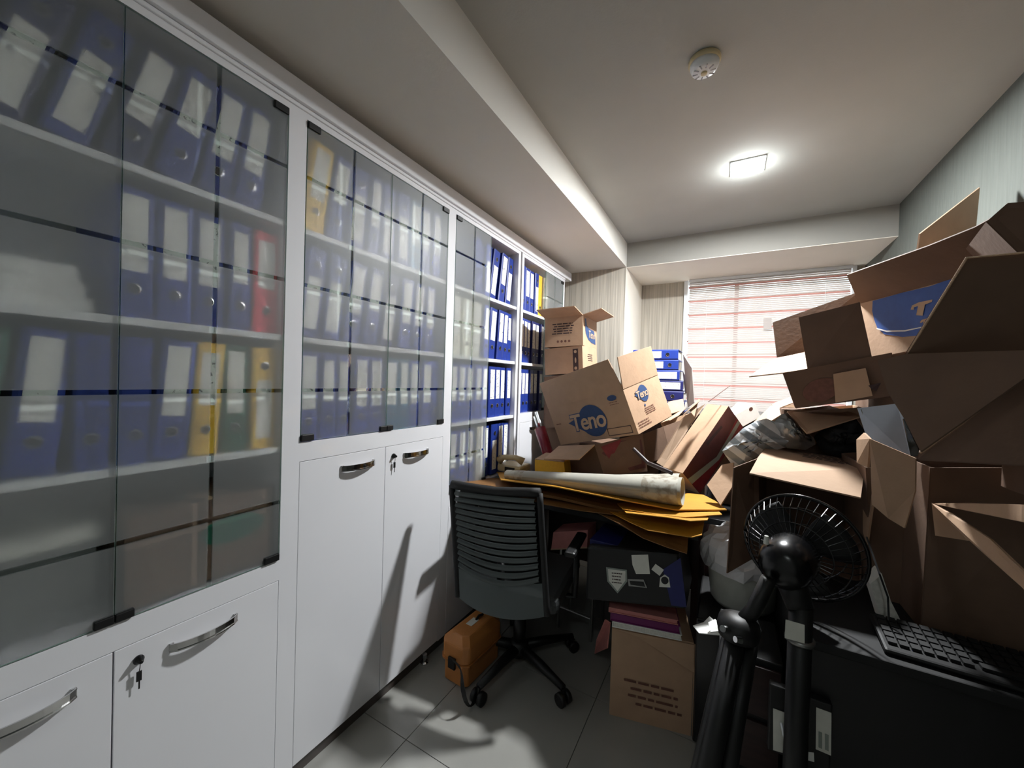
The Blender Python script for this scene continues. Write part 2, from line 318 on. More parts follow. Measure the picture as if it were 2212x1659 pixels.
build('bottom_rail', MB().box(WX0 + 0.05, WX1 - 0.04, YW - 0.06, YW - 0.036, WZ0 + 0.042, WZ0 + 0.058), 'pvc', bl)
for x in (WX0 + 0.2, WX1 - 0.2): build('ladder_cord', MB().tube([(x, YW - 0.055, ZS - 0.03), (x, YW - 0.055, WZ0 + 0.05)], 0.0012, 6), 'pvc', bl)
tg = build('tag', MB().plate([P(1649, 688, y=4.0), P(1667, 687, y=4.0), P(1667, 711, y=4.0), P(1649, 711, y=4.0)], .002), 'slat'); tag(tg, 'small square paper tag stuck on the window blind', 'tag')

# ceiling lamp, smoke detector
for (lx, ly), lt_ in ((LAMP, 'small square lit downlight in the ceiling before the window beam'), (FILL_LAMP, 'added fill downlight in the ceiling behind the viewer, by the front wall')):
    lp = root('ceiling_light', lt_, 'light', (lx, ly, ZC))
    h = 0.082
    build('rim', MB().box(lx - h, lx + h, ly - h, ly + h, ZC - 0.006, ZC), 'pvc', lp, bevel=0.001)
    h = 0.073
    build('diffuser', MB().box(lx - h, lx + h, ly - h, ly + h, ZC - 0.018, ZC - 0.006), 'lamp', lp, bevel=0.002)
dp = P(1522, 128, z=ZC)
sd = root('smoke_detector', 'round white smoke detector on the ceiling', 'smoke detector', dp)
T = Matrix.Translation(dp) @ Matrix.Rotation(math.pi, 4, 'X')
build('base', MB().lathe([(0.052, 0), (0.055, 0.004), (0.055, 0.014), (0.05, 0.02)], T, 32), 'cream', sd, smooth=True)
build('sensor_dome', MB().lathe([(0.05, 0.02), (0.048, 0.03), (0.043, 0.042), (0.034, 0.048), (0.01, 0.05)], T, 32), 'pvc', sd, smooth=True)
for k in range(10):
    a = k * math.tau / 10; c = dp + Vector((math.cos(a) * 0.03, math.sin(a) * 0.03, -0.0485))
    build('vent_slot', MB().box(-0.009, 0.009, -0.002, 0.002, -0.001, 0.001, Matrix.Translation(c) @ Matrix.Rotation(a, 4, 'Z')), 'steel', sd)
build('collar', MB().lathe([(0.011, 0.05), (0.010, 0.056), (0.003, 0.057)], T, 16), 'cream', sd)

# ------------------------------------------------------------------ filing cabinets
XF = -1.262
ORD = ['first', 'second', 'third', 'fourth']
def handle(parent, y0, y1, z, xf):
    mb = MB(); n = 10; pts_t = []; rows = []
    for e in (0, 1):
        rr = []
    N = 12; prof = []
    for i in range(N + 1):
        t = i / N; y = y0 + (y1 - y0) * t; x = xf + 0.006 + 0.022 * math.sin(math.pi * t) ** 0.7 if 0 < t < 1 else xf + 0.004
        prof.append((x, y))
    for i in range(N):
        (xa, ya), (xb, yb) = prof[i], prof[i + 1]
        for z0, z1 in ((z - 0.011, z - 0.008), (z + 0.008, z + 0.011)):
            mb.add([(xa, ya, z0), (xb, yb, z0), (xb, yb, z1), (xa, ya, z1), (xa + .004, ya, z0), (xb + .004, yb, z0), (xb + .004, yb, z1), (xa + .004, ya, z1)],
                   [(0, 3, 2, 1), (4, 5, 6, 7), (0, 1, 5, 4), (3, 7, 6, 2), (0, 4, 7, 3), (1, 2, 6, 5)])
        mb.add([(xa + .001, ya, z - .008), (xb + .001, yb, z - .008), (xb + .001, yb, z + .008), (xa + .001, ya, z + .008)], [(0, 1, 2, 3)])
    mb.box(xf, xf + 0.006, y0, y0 + 0.009, z - 0.011, z + 0.011); mb.box(xf, xf + 0.006, y1 - 0.009, y1, z - 0.011, z + 0.011)
    return build('handle', mb, 'chrome', parent)
def lock(parent, y, z, xf, key):
    T = Matrix.Translation((xf, y, z)) @ Matrix.Rotation(math.pi / 2, 4, 'Y')
    lk = build('lock', MB().lathe([(0.011, 0), (0.011, 0.004), (0.009, 0.006), (0.004, 0.02), (0.003, 0.021)], T, 16), 'black_gloss', parent, smooth=True)
    m = MB(); m.box(xf + .008, xf + .0105, y - .006, y + .004, z - .05, z - .026); m.box(xf + .009, xf + .010, y - .002, y + .001, z - .07, z - .05)
    m.tube([(xf + .012, y, z - .004), (xf + .011, y, z - .016), (xf + .0095, y - .001, z - .03)], .001, 6)
    build('key', m, 'black', parent)
def glass_door(parent, y0, y1, z0, z1, zs, hinge_left, hinge_right):
    """zs: heights of clear strips; one clear upright strip in the middle"""
    x0, x1 = XF - 0.004, XF + 0.001; ym = (y0 + y1) / 2; h = 0.006
    ys = [y0, ym - 0.0055, ym + 0.0055, y1]; zz = [z0]
    for q in sorted(zs): zz += [q - h, q + h]
    zz.append(z1); mb = MB()
    for i in range(3):
        for j in range(len(zz) - 1):
            fc = 1 if (i == 1 or j % 2 == 1) else 0; mb.cur = 1 if fc else 3
            mb.add([(x0, ys[i], zz[j]), (x0, ys[i + 1], zz[j]), (x0, ys[i + 1], zz[j + 1]), (x0, ys[i], zz[j + 1])], [(0, 1, 2, 3)])
            mb.cur = fc; mb.add([(x1, ys[i], zz[j]), (x1, ys[i + 1], zz[j]), (x1, ys[i + 1], zz[j + 1]), (x1, ys[i], zz[j + 1])], [(0, 1, 2, 3)])
    mb.cur = 2
    for (ya, yb, za, zb) in ((y0, y0, z0, z1), (y1, y1, z0, z1), (y0, y1, z0, z0), (y0, y1, z1, z1)):
        mb.add([(x0, ya, za), (x1, ya, za), (x1, yb, zb), (x0, yb, zb)] if ya == yb else [(x0, ya, za), (x1, ya, za), (x1, yb, za), (x0, yb, za)], [(0, 1, 2, 3)])
    gd = build('glass_door', mb, ['frost', 'clear', 'glass_edge', 'frost_in'], parent)
    for z in (z0 + 0.011, z1 - 0.011):
        if hinge_left: build('hinge_clip', MB().box(x0 - .004, x1 + .006, y0, y0 + 0.045, z - .011, z + .011), 'black', gd, bevel=0.002)
        if hinge_right: build('hinge_clip', MB().box(x0 - .004, x1 + .006, y1 - 0.045, y1, z - .011, z + .011), 'black', gd, bevel=0.002)
    ys_ = y1 if hinge_left else y0
    build('catch_plate', MB().box(x0 - .004, x1 + .006, min(ys_, ys_ + (-.034 if hinge_left else .034)), max(ys_, ys_ + (-.034 if hinge_left else .034)), z0, z0 + .02), 'black', gd, bevel=0.002)
    return gd
SH = [1.885, 1.515, 1.15, 0.785]
CL = [2.065, 1.702, 1.343, 0.98]
LB = ['tall white filing cabinet nearest the camera, frosted doors shut over coloured binders', 'second white filing cabinet, with short frosted doors above two tall cupboard doors',
      'third white filing cabinet, one frosted door missing and blue binders showing', 'far white filing cabinet beside the back wall, behind the stacked cartons']
def cabinet(k, y0, y1, low, doors, handle_len):
    """y0..y1 opening between the uprights; low: height of the bottom board of the glazed part"""
    c = root('filing_cabinet', LB[k], 'cabinet', (-1.46, (y0 + y1) / 2, 0), 'white filing cabinets along the wall')
    s = 0.03
    m = MB(); m.box(XL + .01, XF, y0 - s, y0, 0.045, 2.29); m.box(XL + .01, XF, y1, y1 + s, 0.045, 2.29); m.box(XL, XL + 0.012, y0 - s, y1 + s, 0.045, 2.29)
    m.box(XL + .01, XF, y0, y1, 2.255, 2.29); m.box(XL + .01, XF, y0, y1, low - 0.066, low); m.box(XL + .01, XF - .02, y0, y1, 0.045, 0.065)
    build('carcass', m, 'white', c)
    for z in SH:
        if z > low + 0.1: build('shelf', MB().box(XL + .012, XF - 0.007, y0, y1, z - 0.01, z + 0.01), 'white_in', c, bevel=0.002)
    ym = (y0 + y1) / 2; zt = low - 0.068
    for i, (a, b) in enumerate(((y0 + .0015, ym - .0015), (ym + .0015, y1 - .0015))):
        d = build('door', MB().box(XF - 0.018, XF + 0.0005, a, b, 0.05, zt), 'white', c, bevel=0.0012)
        if i == 0: handle(d, ym - 0.215, ym - 0.06, zt - 0.052, XF)
        else: handle(d, ym + 0.105, ym + 0.265, zt - 0.052, XF); lock(d, ym + 0.045, zt - 0.045, XF, True)
    build('plinth', MB().box(XL + .02, XF - 0.012, y0 - s, y1 + s, 0.0, 0.045), 'kick', c)
    zs = [q for q in CL if q > low]
    for i, on in enumerate(doors):
        a, b = ((y0 + .003, ym - .001), (ym + .001, y1 - .003))[i]
        if on: glass_door(c, a, b, low + 0.003, 2.252, zs, i == 0, i == 1)
    return c
cabinet(0, -0.05, 0.727, 0.788, (1, 1), 1)
cabinet(1, 0.787, 1.542, 1.166, (1, 1), 1)
cabinet(2, 1.602, 2.29, 0.788, (1, 0), 1)
cabinet(3, 2.372, 3.10, 1.166, (0, 1), 1)
m = MB(); m.box(XL, XF + 0.018, YF, 3.24, 2.29, 2.358); m.box(XL, XF + 0.006, YF, 3.13, 2.276, 2.29)
tag(build('cornice', m, 'white', bevel=0.003), 'long white cornice board running along the top of the filing cabinets', 'cornice')
ft = root('levelling_foot', 'small chrome levelling foot under the second cabinet near the ochre case', 'foot', (XF - .01, 1.43, 0))
build('pad', MB().lathe([(0.02, 0), (0.02, 0.006), (0.012, 0.01)], Matrix.Translation((XF + .006, 1.44, 0)), 16), 'chrome', ft)
build('bolt', MB().lathe([(0.008, 0.01), (0.008, 0.03), (0.012, .03), (0.012, 0.044)], Matrix.Translation((XF + .006, 1.44, 0)), 12), 'chrome', ft)

# ------------------------------------------------------------------ lever arch binders
BCOL = {'b': ('blue', 'blue'), 'n': ('navy', 'navy'), 't': ('teal', 'teal'), 'g': ('green', 'green'), 'y': ('yellow', 'yellow'), 'r': ('red', 'red'), 'i': ('ivory', 'ivory')}
BW, BD, BH = 0.074, 0.285, 0.318
MESHES = {}
def cached(key, fn, m):
    if key not in MESHES:
        mb = fn(); me = bpy.data.meshes.new(key[0]); me.from_pydata([tuple(v) for v in mb.v], [], mb.f)
        for x in (m if isinstance(m, list) else [m]): me.materials.append(MT[x])
        if isinstance(m, list): me.polygons.foreach_set('material_index', mb.m)
        MESHES[key] = me
    return MESHES[key]
def binder(name_label, col, wd=BW, lab='top', group=None, hole=True):
    """local frame: +x is out of the shelf (spine at x=0), y width, z up, origin at bottom middle of the spine"""
    m = BCOL[col][0]
    r = bpy.data.objects.new('binder', None); COL.objects.link(r); r['label'] = name_label; r['category'] = 'binder'; r['group'] = group; r.empty_display_size = .03
    def cov():
        mb = MB(); h = wd / 2; n = 7; t = 0.003
        xs = [(-0.004, -h), (0.0, -h * .8), (0.0, h * .8), (-0.004, h)]
        mb.prism([(x, y, 0) for x, y in xs] + [(-0.007, h, 0), (-0.007, -h, 0)], Vector((0, 0, BH)))
        mb.box(-BD, -0.007, -h, -h + t, 0, BH); mb.box(-BD, -0.007, h - t, h, 0, BH); return mb
    def pap(): return MB().box(-BD + 0.012, -0.03, -wd / 2 + 0.006, wd / 2 - 0.012, 0.006, BH - 0.02)
    def rng():
        T = Matrix.Translation((0.0, 0, 0)) @ Matrix.Rotation(math.pi / 2, 4, 'Y'); mb = MB(); mb.cur = 0
        mb.lathe([(0.0125, 0.0), (0.0135, 0.0022), (0.0115, 0.0026), (0.0105, 0.0008)], T, 14); mb.cur = 1
        mb.lathe([(0.0104, 0.0002), (0.0104, 0.001)], T, 14); return mb
    lz = {'top': (0.115, 0.3), 'short': (0.14, 0.29), 'low': (0.03, 0.215), 'full': (0.02, 0.3), 'none': None}[lab]
    parts = [('cover', cached(('cover', m, wd), cov, m)), ('paper_block', cached(('paper_block', wd), pap, 'paper_block'))]
    if lz: parts.append(('spine_label', cached(('spine_label', wd, lab), lambda: MB().box(0.0002, 0.0009, -wd * .33, wd * .33, lz[0], lz[1]), 'spine')))
    hz = 0.26 if lab == 'low' else 0.072
    for nm, me in parts:
        o = bpy.data.objects.new(nm, me); COL.objects.link(o); o.parent = r
    if lab != 'full' and hole:
        o = bpy.data.objects.new('finger_ring', cached(('finger_ring',), rng, ['chrome', 'black'])); COL.objects.link(o); o.parent = r; o.location = (0, 0, hz)
    return r
ORDN = ['first', 'second', 'third', 'fourth', 'fifth', 'sixth', 'seventh', 'eighth', 'ninth', 'tenth']
CABN = ['the nearest cabinet', 'the second cabinet', 'the third cabinet', 'the far cabinet']
SHN = {1.885: 'top shelf', 1.515: 'second shelf', 1.15: 'third shelf', 0.785: 'bottom shelf'}
CN = {'b': 'blue', 'n': 'navy', 't': 'teal', 'g': 'green', 'y': 'yellow', 'r': 'red', 'i': 'ivory'}
LN = {'top': 'long spine label', 'short': 'short spine label', 'low': 'upside down spine label', 'full': 'full spine label', 'none': 'bare spine'}
def row(cab, sh, items, x=-1.290):
    """items: (y at mid height, colour, tilt degrees towards +y, label kind[, width]); keeps each leaning on its neighbour"""
    n = len(items)
    for i, it in enumerate(items):
        y, c, tl, lb = it[:4]; wd = it[4] if len(it) > 4 else BW
        lab = f"{CN[c]} binder, {LN[lb]}, {ORDN[i]} from near end, {SHN[sh]}, {CABN[cab]}"
        b = binder(lab, c, wd, lb, f"binders on the {SHN[sh]} of {CABN[cab]}")
        t = math.radians(tl); s = math.sin(t); cth = math.cos(t)
        z0 = sh + 0.0105 + abs(s) * wd / 2
        b.location = (x - (i * 7 % 5) * 0.003, y - s * BH / 2, z0); b.rotation_euler = (-t, 0, 0)
row(0, 1.885, [(.02, 'n', 0, 'top'), (.105, 'b', 8, 'top'), (.195, 'n', 14, 'low'), (.29, 'b', 14, 'low'), (.385, 'n', 14, 'top'), (.475, 'b', 12, 'short'), (.56, 'b', 9, 'top'), (.645, 'b', 7, 'top')])
row(0, 1.515, [(.37, 'b', 0, 'top'), (.452, 'b', 0, 'top'), (.532, 'b', 0, 'top'), (.608, 'b', 0, 'short', .058), (.685, 'r', 0, 'short')])
row(0, 1.15, [(.03, 'b', 0, 'top'), (.135, 'g', 5, 'top'), (.225, 'b', 5, 'top'), (.302, 'b', 0, 'none', .058), (.38, 'b', 0, 'none', .064), (.455, 'b', 4, 'top'), (.532, 'y', 3, 'short', .066), (.605, 'g', 0, 'top', .066), (.683, 'y', 0, 'low', .07)])
row(1, 1.885, [(.85, 'y', 7, 'top', .078), (.94, 'b', 7, 'short'), (1.03, 'b', 4, 'low'), (1.105, 'b', 3, 'top', .06), (1.18, 'b', 2, 'low'), (1.26, 'b', 0, 'low'), (1.34, 't', 0, 'top'), (1.415, 'b', 0, 'top', .066), (1.49, 'b', 0, 'top', .066)])
row(1, 1.515, [(.84, 'b', 6, 'low'), (.93, 'b', 6, 'low'), (1.025, 'b', 7, 'top'), (1.11, 'b', 7, 'short'), (1.20, 'n', 7, 'low'), (1.29, 'b', 4, 'top'), (1.375, 'b', 3, 'top'), (1.46, 'b', 2, 'top', .066)])
row(1, 1.15, [(.832, 'b', 0, 'top'), (.912, 'b', 0, 'short', .062), (.98, 'b', 0, 'short', .062), (1.058, 'b', 0, 'top'), (1.136, 'b', 0, 'top'), (1.214, 't', 0, 'top'), (1.292, 't', 0, 'top', .062), (1.366, 'b', 0, 'top'), (1.444, 'b', 0, 'top'), (1.512, 'b', 0, 'none', .05)])
row(2, 1.885, [(1.86, 'b', 0, 'none'), (1.97, 'b', 3, 'low'), (2.06, 'b', 9, 'low'), (2.15, 'b', 8, 'top'), (2.24, 'b', 6, 'low', .068)])
row(2, 1.515, [(1.66, 'i', 0, 'top'), (1.76, 'i', 0, 'top'), (1.87, 'i', 3, 'full'), (1.962, 'b', 4, 'top'), (2.05, 'b', 5, 'top', .078), (2.13, 'b', 4, 'top', .066), (2.2, 'b', 2, 'top', .062), (2.262, 'b', 0, 'short', .05)])
row(2, 1.15, [(1.65, 'b', 0, 'top'), (1.73, 'b', 0, 'top'), (1.81, 'b', 0, 'top'), (1.89, 'b', 0, 'top'), (1.97, 'b', 0, 'top'), (2.045, 'b', 0, 'top'), (2.12, 'b', 0, 'top', .066), (2.19, 'b', 0, 'top', .066), (2.257, 'b', 0, 'top', .062)])
row(2, 0.785, [(1.66, 'b', 0, 'top'), (1.75, 'b', 0, 'top'), (1.83, 'b', 0, 'top'), (1.92, 'i', 0, 'full', .066), (2.0, 'b', 0, 'top'), (2.09, 'b', 0, 'low'), (2.175, 'b', 0, 'full'), (2.25, 'b', 0, 'full', .07)])
row(3, 1.885, [(2.42, 'b', 0, 'none'), (2.50, 'b', 0, 'top'), (2.58, 'b', 0, 'top'), (2.65, 'b', 0, 'low', .06), (2.72, 'y', 0, 'none'), (2.8, 'i', 0, 'full')])
row(3, 1.515, [(2.42, 'b', 0, 'top'), (2.49, 'b', 0, 'top', .056), (2.55, 'b', 0, 'top', .056), (2.62, 'n', 0, 'top', .07), (2.69, 'n', 0, 'top', .066), (2.77, 'n', 0, 'top', .07)])
row(3, 1.15, [(2.41, 'b', 0, 'short', .062), (2.475, 'b', 0, 'short', .062), (2.54, 'b', 0, 'short', .062), (2.605, 'b', 0, 'short', .062), (2.68, 'n', 0, 'short', .07), (2.76, 'n', 0, 'short', .07)])
for i in range(3):
    pk = build('paper_ream', MB().box(-1.6, -1.325 - i * .006, 0.0 + .02 * i, 0.31 - .012 * i, 1.526 + i * .036, 1.56 + i * .036), 'paper', bevel=.002)
    tag(pk, ['white paper pack at the bottom of the flat pile on the second shelf, nearest cabinet', 'white paper pack in the middle of the flat pile on the second shelf, nearest cabinet', 'white paper pack topmost of the flat pile on the second shelf, nearest cabinet'][i], 'paper pack', 'paper packs in the nearest cabinet')
bx = root('shelf_carton', 'brown cardboard carton with a green oval print on the bottom shelf, nearest cabinet', 'box', (-1.45, .53, .797))
build('body', MB().box(-1.56, -1.285, .36, .715, .797, 1.03), 'card_dark', bx, bevel=.003)
build('printed_oval', ellipse_mb((-1.285, .60, .93), (0, 1, 0), (0, 0, 1), .085, .04, .001), 'green', bx)
build('tape', MB().box(-1.55, -1.284, .53, .555, 1.03, 1.0315), 'card_pale', bx)
bx = root('archive_box', 'grey archive box standing on the bottom shelf of the nearest cabinet', 'box', (-1.47, .2, .797))
build('body', MB().box(-1.6, -1.35, .06, .33, .797, 1.0), 'steel', bx, bevel=.003)
build('lid', MB().box(-1.605, -1.345, .055, .335, .98, 1.01), 'label', bx, bevel=.003)

# ------------------------------------------------------------------ cartons
def carton(name, label, o, R, d, flaps=(), m='card', open_top=True, t=0.005, group=None, cat='box'):
    o = Vector(o); R = np.array(R); u, v, w_ = [Vector(R[:, i]) for i in range(3)]; a, b, c = d
    T = Matrix(((u.x, v.x, w_.x, o.x), (u.y, v.y, w_.y, o.y), (u.z, v.z, w_.z, o.z), (0, 0, 0, 1)))
    r = root(name, label, cat, o, group)
    mb = MB(); mb.box(0, a, 0, t, 0, c, T); mb.box(0, a, b - t, b, 0, c, T); mb.box(0, t, t, b - t, 0, c, T); mb.box(a - t, a, t, b - t, 0, c, T); mb.box(t, a - t, t, b - t, 0, t, T)
    if not open_top: mb.box(t, a - t, t, b - t, c - t, c, T)
    build('body', mb, m, r)
    for f in flaps: build('flap', MB().plate([Vector(p) for p in f], t), m, r)
    return r, T, u, v, w_
def qbox(name, label, q, dv, m='card', flaps=(), group=None, t=0.005, open_top=True, cat='box'):
    """q: front face TL TR BR BL as points, dv: vector to the back"""
    q = [Vector(p) for p in q]; dv = Vector(dv); r = root(name, label, cat, (q[2] + q[3]) / 2 + dv / 2, group); mb = MB(); k = [p + dv for p in q]
    mb.plate(q, t); mb.plate(k, t); mb.plate([q[0], k[0], k[3], q[3]], t); mb.plate([q[1], k[1], k[2], q[2]], t); mb.plate([q[3], q[2], k[2], k[3]], t)
    if not open_top: mb.plate([q[0], q[1], k[1], k[0]], t)
    build('body', mb, m, r)
    for f in flaps:
        mm = m; 
        if isinstance(f, tuple): f, mm = f
        build('flap', MB().plate(f, t), mm, r)
    return r

# small stack beside the far cabinet
F = {"stack_top": {"o": [-1.1636, 2.5423, 1.6413], "R": [[0.9989, -0.0256, -0.0395], [0.0256, 0.9997, -0.0012], [0.0395, 0.0002, 0.9992]], "d": [0.2835, 0.349, 0.2107], "flaps": [[[-1.1719, 2.5421, 1.8518], [-0.8887, 2.5493, 1.863], [-0.8911, 2.3903, 1.8937], [-1.1636, 2.3834, 1.883]], [[-0.8887, 2.5493, 1.863], [-0.8977, 2.8982, 1.8631], [-0.7667, 2.9055, 1.8983], [-0.7575, 2.5478, 1.8982]]]},
 "stack_second": {"o": [-1.1688, 2.5734, 1.442], "R": [[0.994, 0.0836, -0.0707], [-0.0833, 0.9965, 0.0073], [0.071, -0.0014, 0.9975]], "d": [0.2972, 0.2641, 0.1895]},
 "teno": {"o": [-0.9243, 2.3065, 0.9915], "R": [[0.8727, 0.3642, -0.3253], [-0.4244, 0.8952, -0.1363], [0.2415, 0.257, 0.9357]], "d": [0.6074, 0.3338, 0.2458], "flaps": [[[-1.0042, 2.273, 1.2214], [-0.4742, 2.0153, 1.3681], [-0.5489, 1.9906, 1.5216], [-1.0528, 2.2357, 1.3821]], [[-0.4742, 2.0153, 1.3681], [-0.3526, 2.3141, 1.4539], [-0.3884, 2.2719, 1.6122], [-0.5019, 1.9929, 1.5321]]]},
 "long": {"o": [-0.2746, 2.0732, 0.9815], "R": [[0.8026, 0.4275, 0.416], [-0.596, 0.6031, 0.5301], [-0.0243, -0.6734, 0.7388]], "d": [0.1225, 0.1661, 0.4337]}}
def local(T, x, y, z): return T @ Vector((x, y, z))
f = F['stack_top']; r, T, u, v, w_ = carton('cardboard_box', 'open brown carton topmost of the stack by the striped wall', f['o'], f['R'], f['d'], f['flaps'])
build('printed_text', dashes_mb(local(T, .14, -.001, .155), u, w_, .17, 5, .017, .008, 3, .001), 'ink_dark', r)
mb = MB()
for k in range(4): ellipse_mb(local(T, .10 + k * .028, -.001, .035), u, w_, .009, .009, .001, 12, mb)
build('printed_symbols', mb, 'ink_brown', r)
a, b, c = f['d']
mb = MB(); pts = [(.04, .19), (.07, .195), (.09, .15), (.13, .135), (.2, .13), (.26, .13), (.3, .09), (.31, .03), (.2, .035), (.12, .05), (.06, .09)]
mb.add([local(T, a + .0015, y, z) for y, z in pts], [tuple(range(len(pts)))]); build('printed_panel', mb, 'ink_blue', r)
build('lettering', text_mb('Teno', local(T, a + .001, .2, .09), v, w_, .075, .0025, .2, .012), 'ink_card', r)
f = F['stack_second']; r, T, u, v, w_ = carton('cardboard_box', 'closed brown carton with a black printed strip, under the open carton of the stack', f['o'], f['R'], f['d'], m='card', open_top=False)
a, b, c = f['d']
mb = MB(); mb.add([local(T, x, -.0012, z) for x, z in ((.225, .015), (.265, .015), (.265, .17), (.225, .17))], [(0, 1, 2, 3)]); build('printed_strip', mb, 'ink_dark', r)
mb = ellipse_mb(local(T, .245, -.0015, .15), u, w_, .011, .011, .001, 12); ellipse_mb(local(T, .245, -.0015, .09), u, w_, .006, .02, .001, 12, mb); ellipse_mb(local(T, .245, -.0015, .035), u, w_, .011, .011, .001, 12, mb); build('printed_symbols', mb, 'ink_card', r)
build('printed_text', dashes_mb(local(T, a + .001, .13, .13), v, w_, .09, 4, .014, .006, 9), 'ink_dark', r)
qbox('cardboard_box', 'brown carton at the bottom of the stack, half hidden behind the tipped carton', [P(1176, 815, y=2.56), P(1262, 806, y=2.56), P(1262, 915, y=2.56), P(1178, 925, y=2.56)], (0.02, .3, 0), 'card_dark', open_top=False)
# the big tipped carton
f = F['teno']; r, T, u, v, w_ = carton('cardboard_box', 'large tipped open carton with a blue oval logo reading Teno', f['o'], f['R'], f['d'], f['flaps'])
a, b, c = f['d']
def dropshape(o, ux, uy, a_, b_, mb=None):
    ux = Vector(ux).normalized(); uy = Vector(uy).normalized(); nz = ux.cross(uy).normalized(); mb = mb or MB(); n = 30; vs = []
    for k in range(n):
        t = math.tau * k / n; x = a_ * math.cos(t); y = b_ * math.sin(t)
        vs.append(Vector(o) + ux * x + uy * y + nz * .0012)
    mb.add(vs, [tuple(range(n))])
    mb.add([Vector(o) + ux * p[0] + uy * p[1] + nz * .0011 for p in ((-a_ * 1.9, b_ * .12), (-a_ * .6, b_ * .5), (-a_ * .8, -b_ * .6))], [(2, 1, 0)]); return mb
o_ = local(T, .335, -.0012, .115)
build('logo_oval', dropshape(o_, u, w_, .104, .094), 'ink_blue', r)
build('logo_outline', text_mb('Teno', local(T, .293, -.0012, .115), u, w_, .14, .0022, .15, .055, .9), 'ink_blue', r)
build('logo_lettering', text_mb('Teno', local(T, .293, -.0012, .115), u, w_, .14, .003, .15, .02, .9), 'ink_card', r)
build('printed_mark', ellipse_mb(local(T, .52, -.0012, .215), u, w_, .032, .016, .001, 16), 'ink_blue', r)
build('printed_text', dashes_mb(local(T, .52, -.0012, .19), u, w_, .07, 2, .012, .003, 5), 'ink_brown', r)
mb = MB()
for (x0, x1, z0, z1) in ((.415, .58, .012, .016), (.415, .58, .051, .055), (.415, .419, .012, .055), (.576, .58, .012, .055)): mb.add([local(T, x, -.0015, z) for x, z in ((x0, z0), (x1, z0), (x1, z1), (x0, z1))], [(0, 1, 2, 3)])
build('printed_frame', mb, 'ink_dark', r)
build('printed_stamp', dashes_mb(local(T, .05, -.0012, .13), u, w_, .05, 1, .01, .006, 11), 'ink_brown', r)
build('side_logo_oval', dropshape(local(T, a + .0012, .15, .185), v, w_, .042, .046), 'ink_blue', r)
build('side_outline', text_mb('Teno', local(T, a + .0012, .135, .183), v, w_, .057, .0022, .15, .055, .9), 'ink_blue', r)
build('side_lettering', text_mb('Teno', local(T, a + .0012, .135, .183), v, w_, .055, .003, .15, .02, .9), 'ink_card', r)
build('side_text', dashes_mb(local(T, a + .0012, .16, .104), v, w_, .11, 4, .010, .004, 6), 'ink_brown', r)
build('side_small_text', dashes_mb(local(T, a + .0012, .08, .05), v, w_, .12, 3, .013, .005, 8), 'ink_brown', r)
build('side_mark', ellipse_mb(local(T, a + .0012, .13, .122), v, w_, .006, .007, .001, 12), 'ink_blue', r)
# long narrow carton
f = F['long']; r, T, u, v, w_ = carton('wine_carton', 'long narrow leaning carton with red and grey printed sides', f['o'], f['R'], f['d'], m='card', open_top=False)
a, b, c = f['d']
S1 = lambda pts, m, nm, lift=.0012: build(nm, MB().add([local(T, a + lift, y, z) for y, z in pts], [tuple(range(len(pts)))]), m, r)
S1([(0, 0), (b, 0), (b, c), (0, c)], 'ink_maroon', 'printed_side')
S1([(.05, .005), (.16, .0), (.165, .43), (.09, .43), (.125, .2)], 'ink_red', 'red_band', .002)
S1([(.045, .0), (.085, .0), (.145, .2), (.128, .43), (.105, .43), (.12, .2)], 'ink_grey', 'grey_band', .0028)
S1([(.012, .2), (.03, .2), (.045, .33), (.03, .33)], 'ink_dark', 'dark_mark', .0022)
sl = MB(); sl.tube([local(T, .0, .02, c * .3), local(T, -.01, .02, c + .1)], .0015, 6)
# carton underneath with printed side
A = P(1285, 961, y=2.07); Bq = P(1305, 1026, y=2.07); Cc = P(1388, 936, y=2.22); D = P(1398, 1018, y=2.22)
r = qbox('cardboard_box', 'open carton with dark red print, squashed beneath the large tipped carton', [A, Cc, D, Bq], (P(1200, 985, y=2.3) - A) * 1.0, 'card_dark',
         [([P(1207, 964, y=2.2), A, P(1250.5, 993, y=1.93), P(1175, 992, y=2.0)], 'card')])
nz = ((Bq - A).cross(Cc - A)).normalized()
if nz.y > 0: nz = -nz
def onf(s, t_, l=.004): return A.lerp(Cc, s).lerp(Bq.lerp(D, s), t_) + nz * l
build('printed_side', MB().add([onf(*p) for p in ((.08, .3), (.5, .05), (.95, .15), (.97, .9), (.6, .95), (.45, .6), (.25, .8), (.2, .5))], [tuple(range(8))]), 'ink_maroon', r)
build('printed_letters', MB().add([onf(.1, .1, .005), onf(.55, .02, .005), onf(.3, .45, .005), onf(.22, .6, .005)], [(0, 1, 2, 3)]), 'ink_red', r)
# dark carton and small carton right of the big one
qbox('cardboard_box', 'dark open carton right under the corner of the large tipped carton', [P(1384, 940, y=2.3), P(1432, 922, y=2.4), P(1448, 985, y=2.4), P(1399, 1000, y=2.3)], (.08, .22, .03), 'card_dark')
qbox('cardboard_box', 'small open carton with raised flaps in front of the window binders', [P(1428, 914, y=2.55), P(1481, 895, y=2.62), P(1478, 922, y=2.62), P(1438, 940, y=2.55)], (.03, .16, .0), 'card',
     [[P(1443, 868, y=2.75), P(1475, 862, y=2.78), P(1480, 884, y=2.74), P(1450, 894, y=2.7)], ([P(1428, 914, y=2.55), P(1481, 881, y=2.75), P(1466, 897, y=2.6), P(1446, 908, y=2.5)], 'card_pale')])
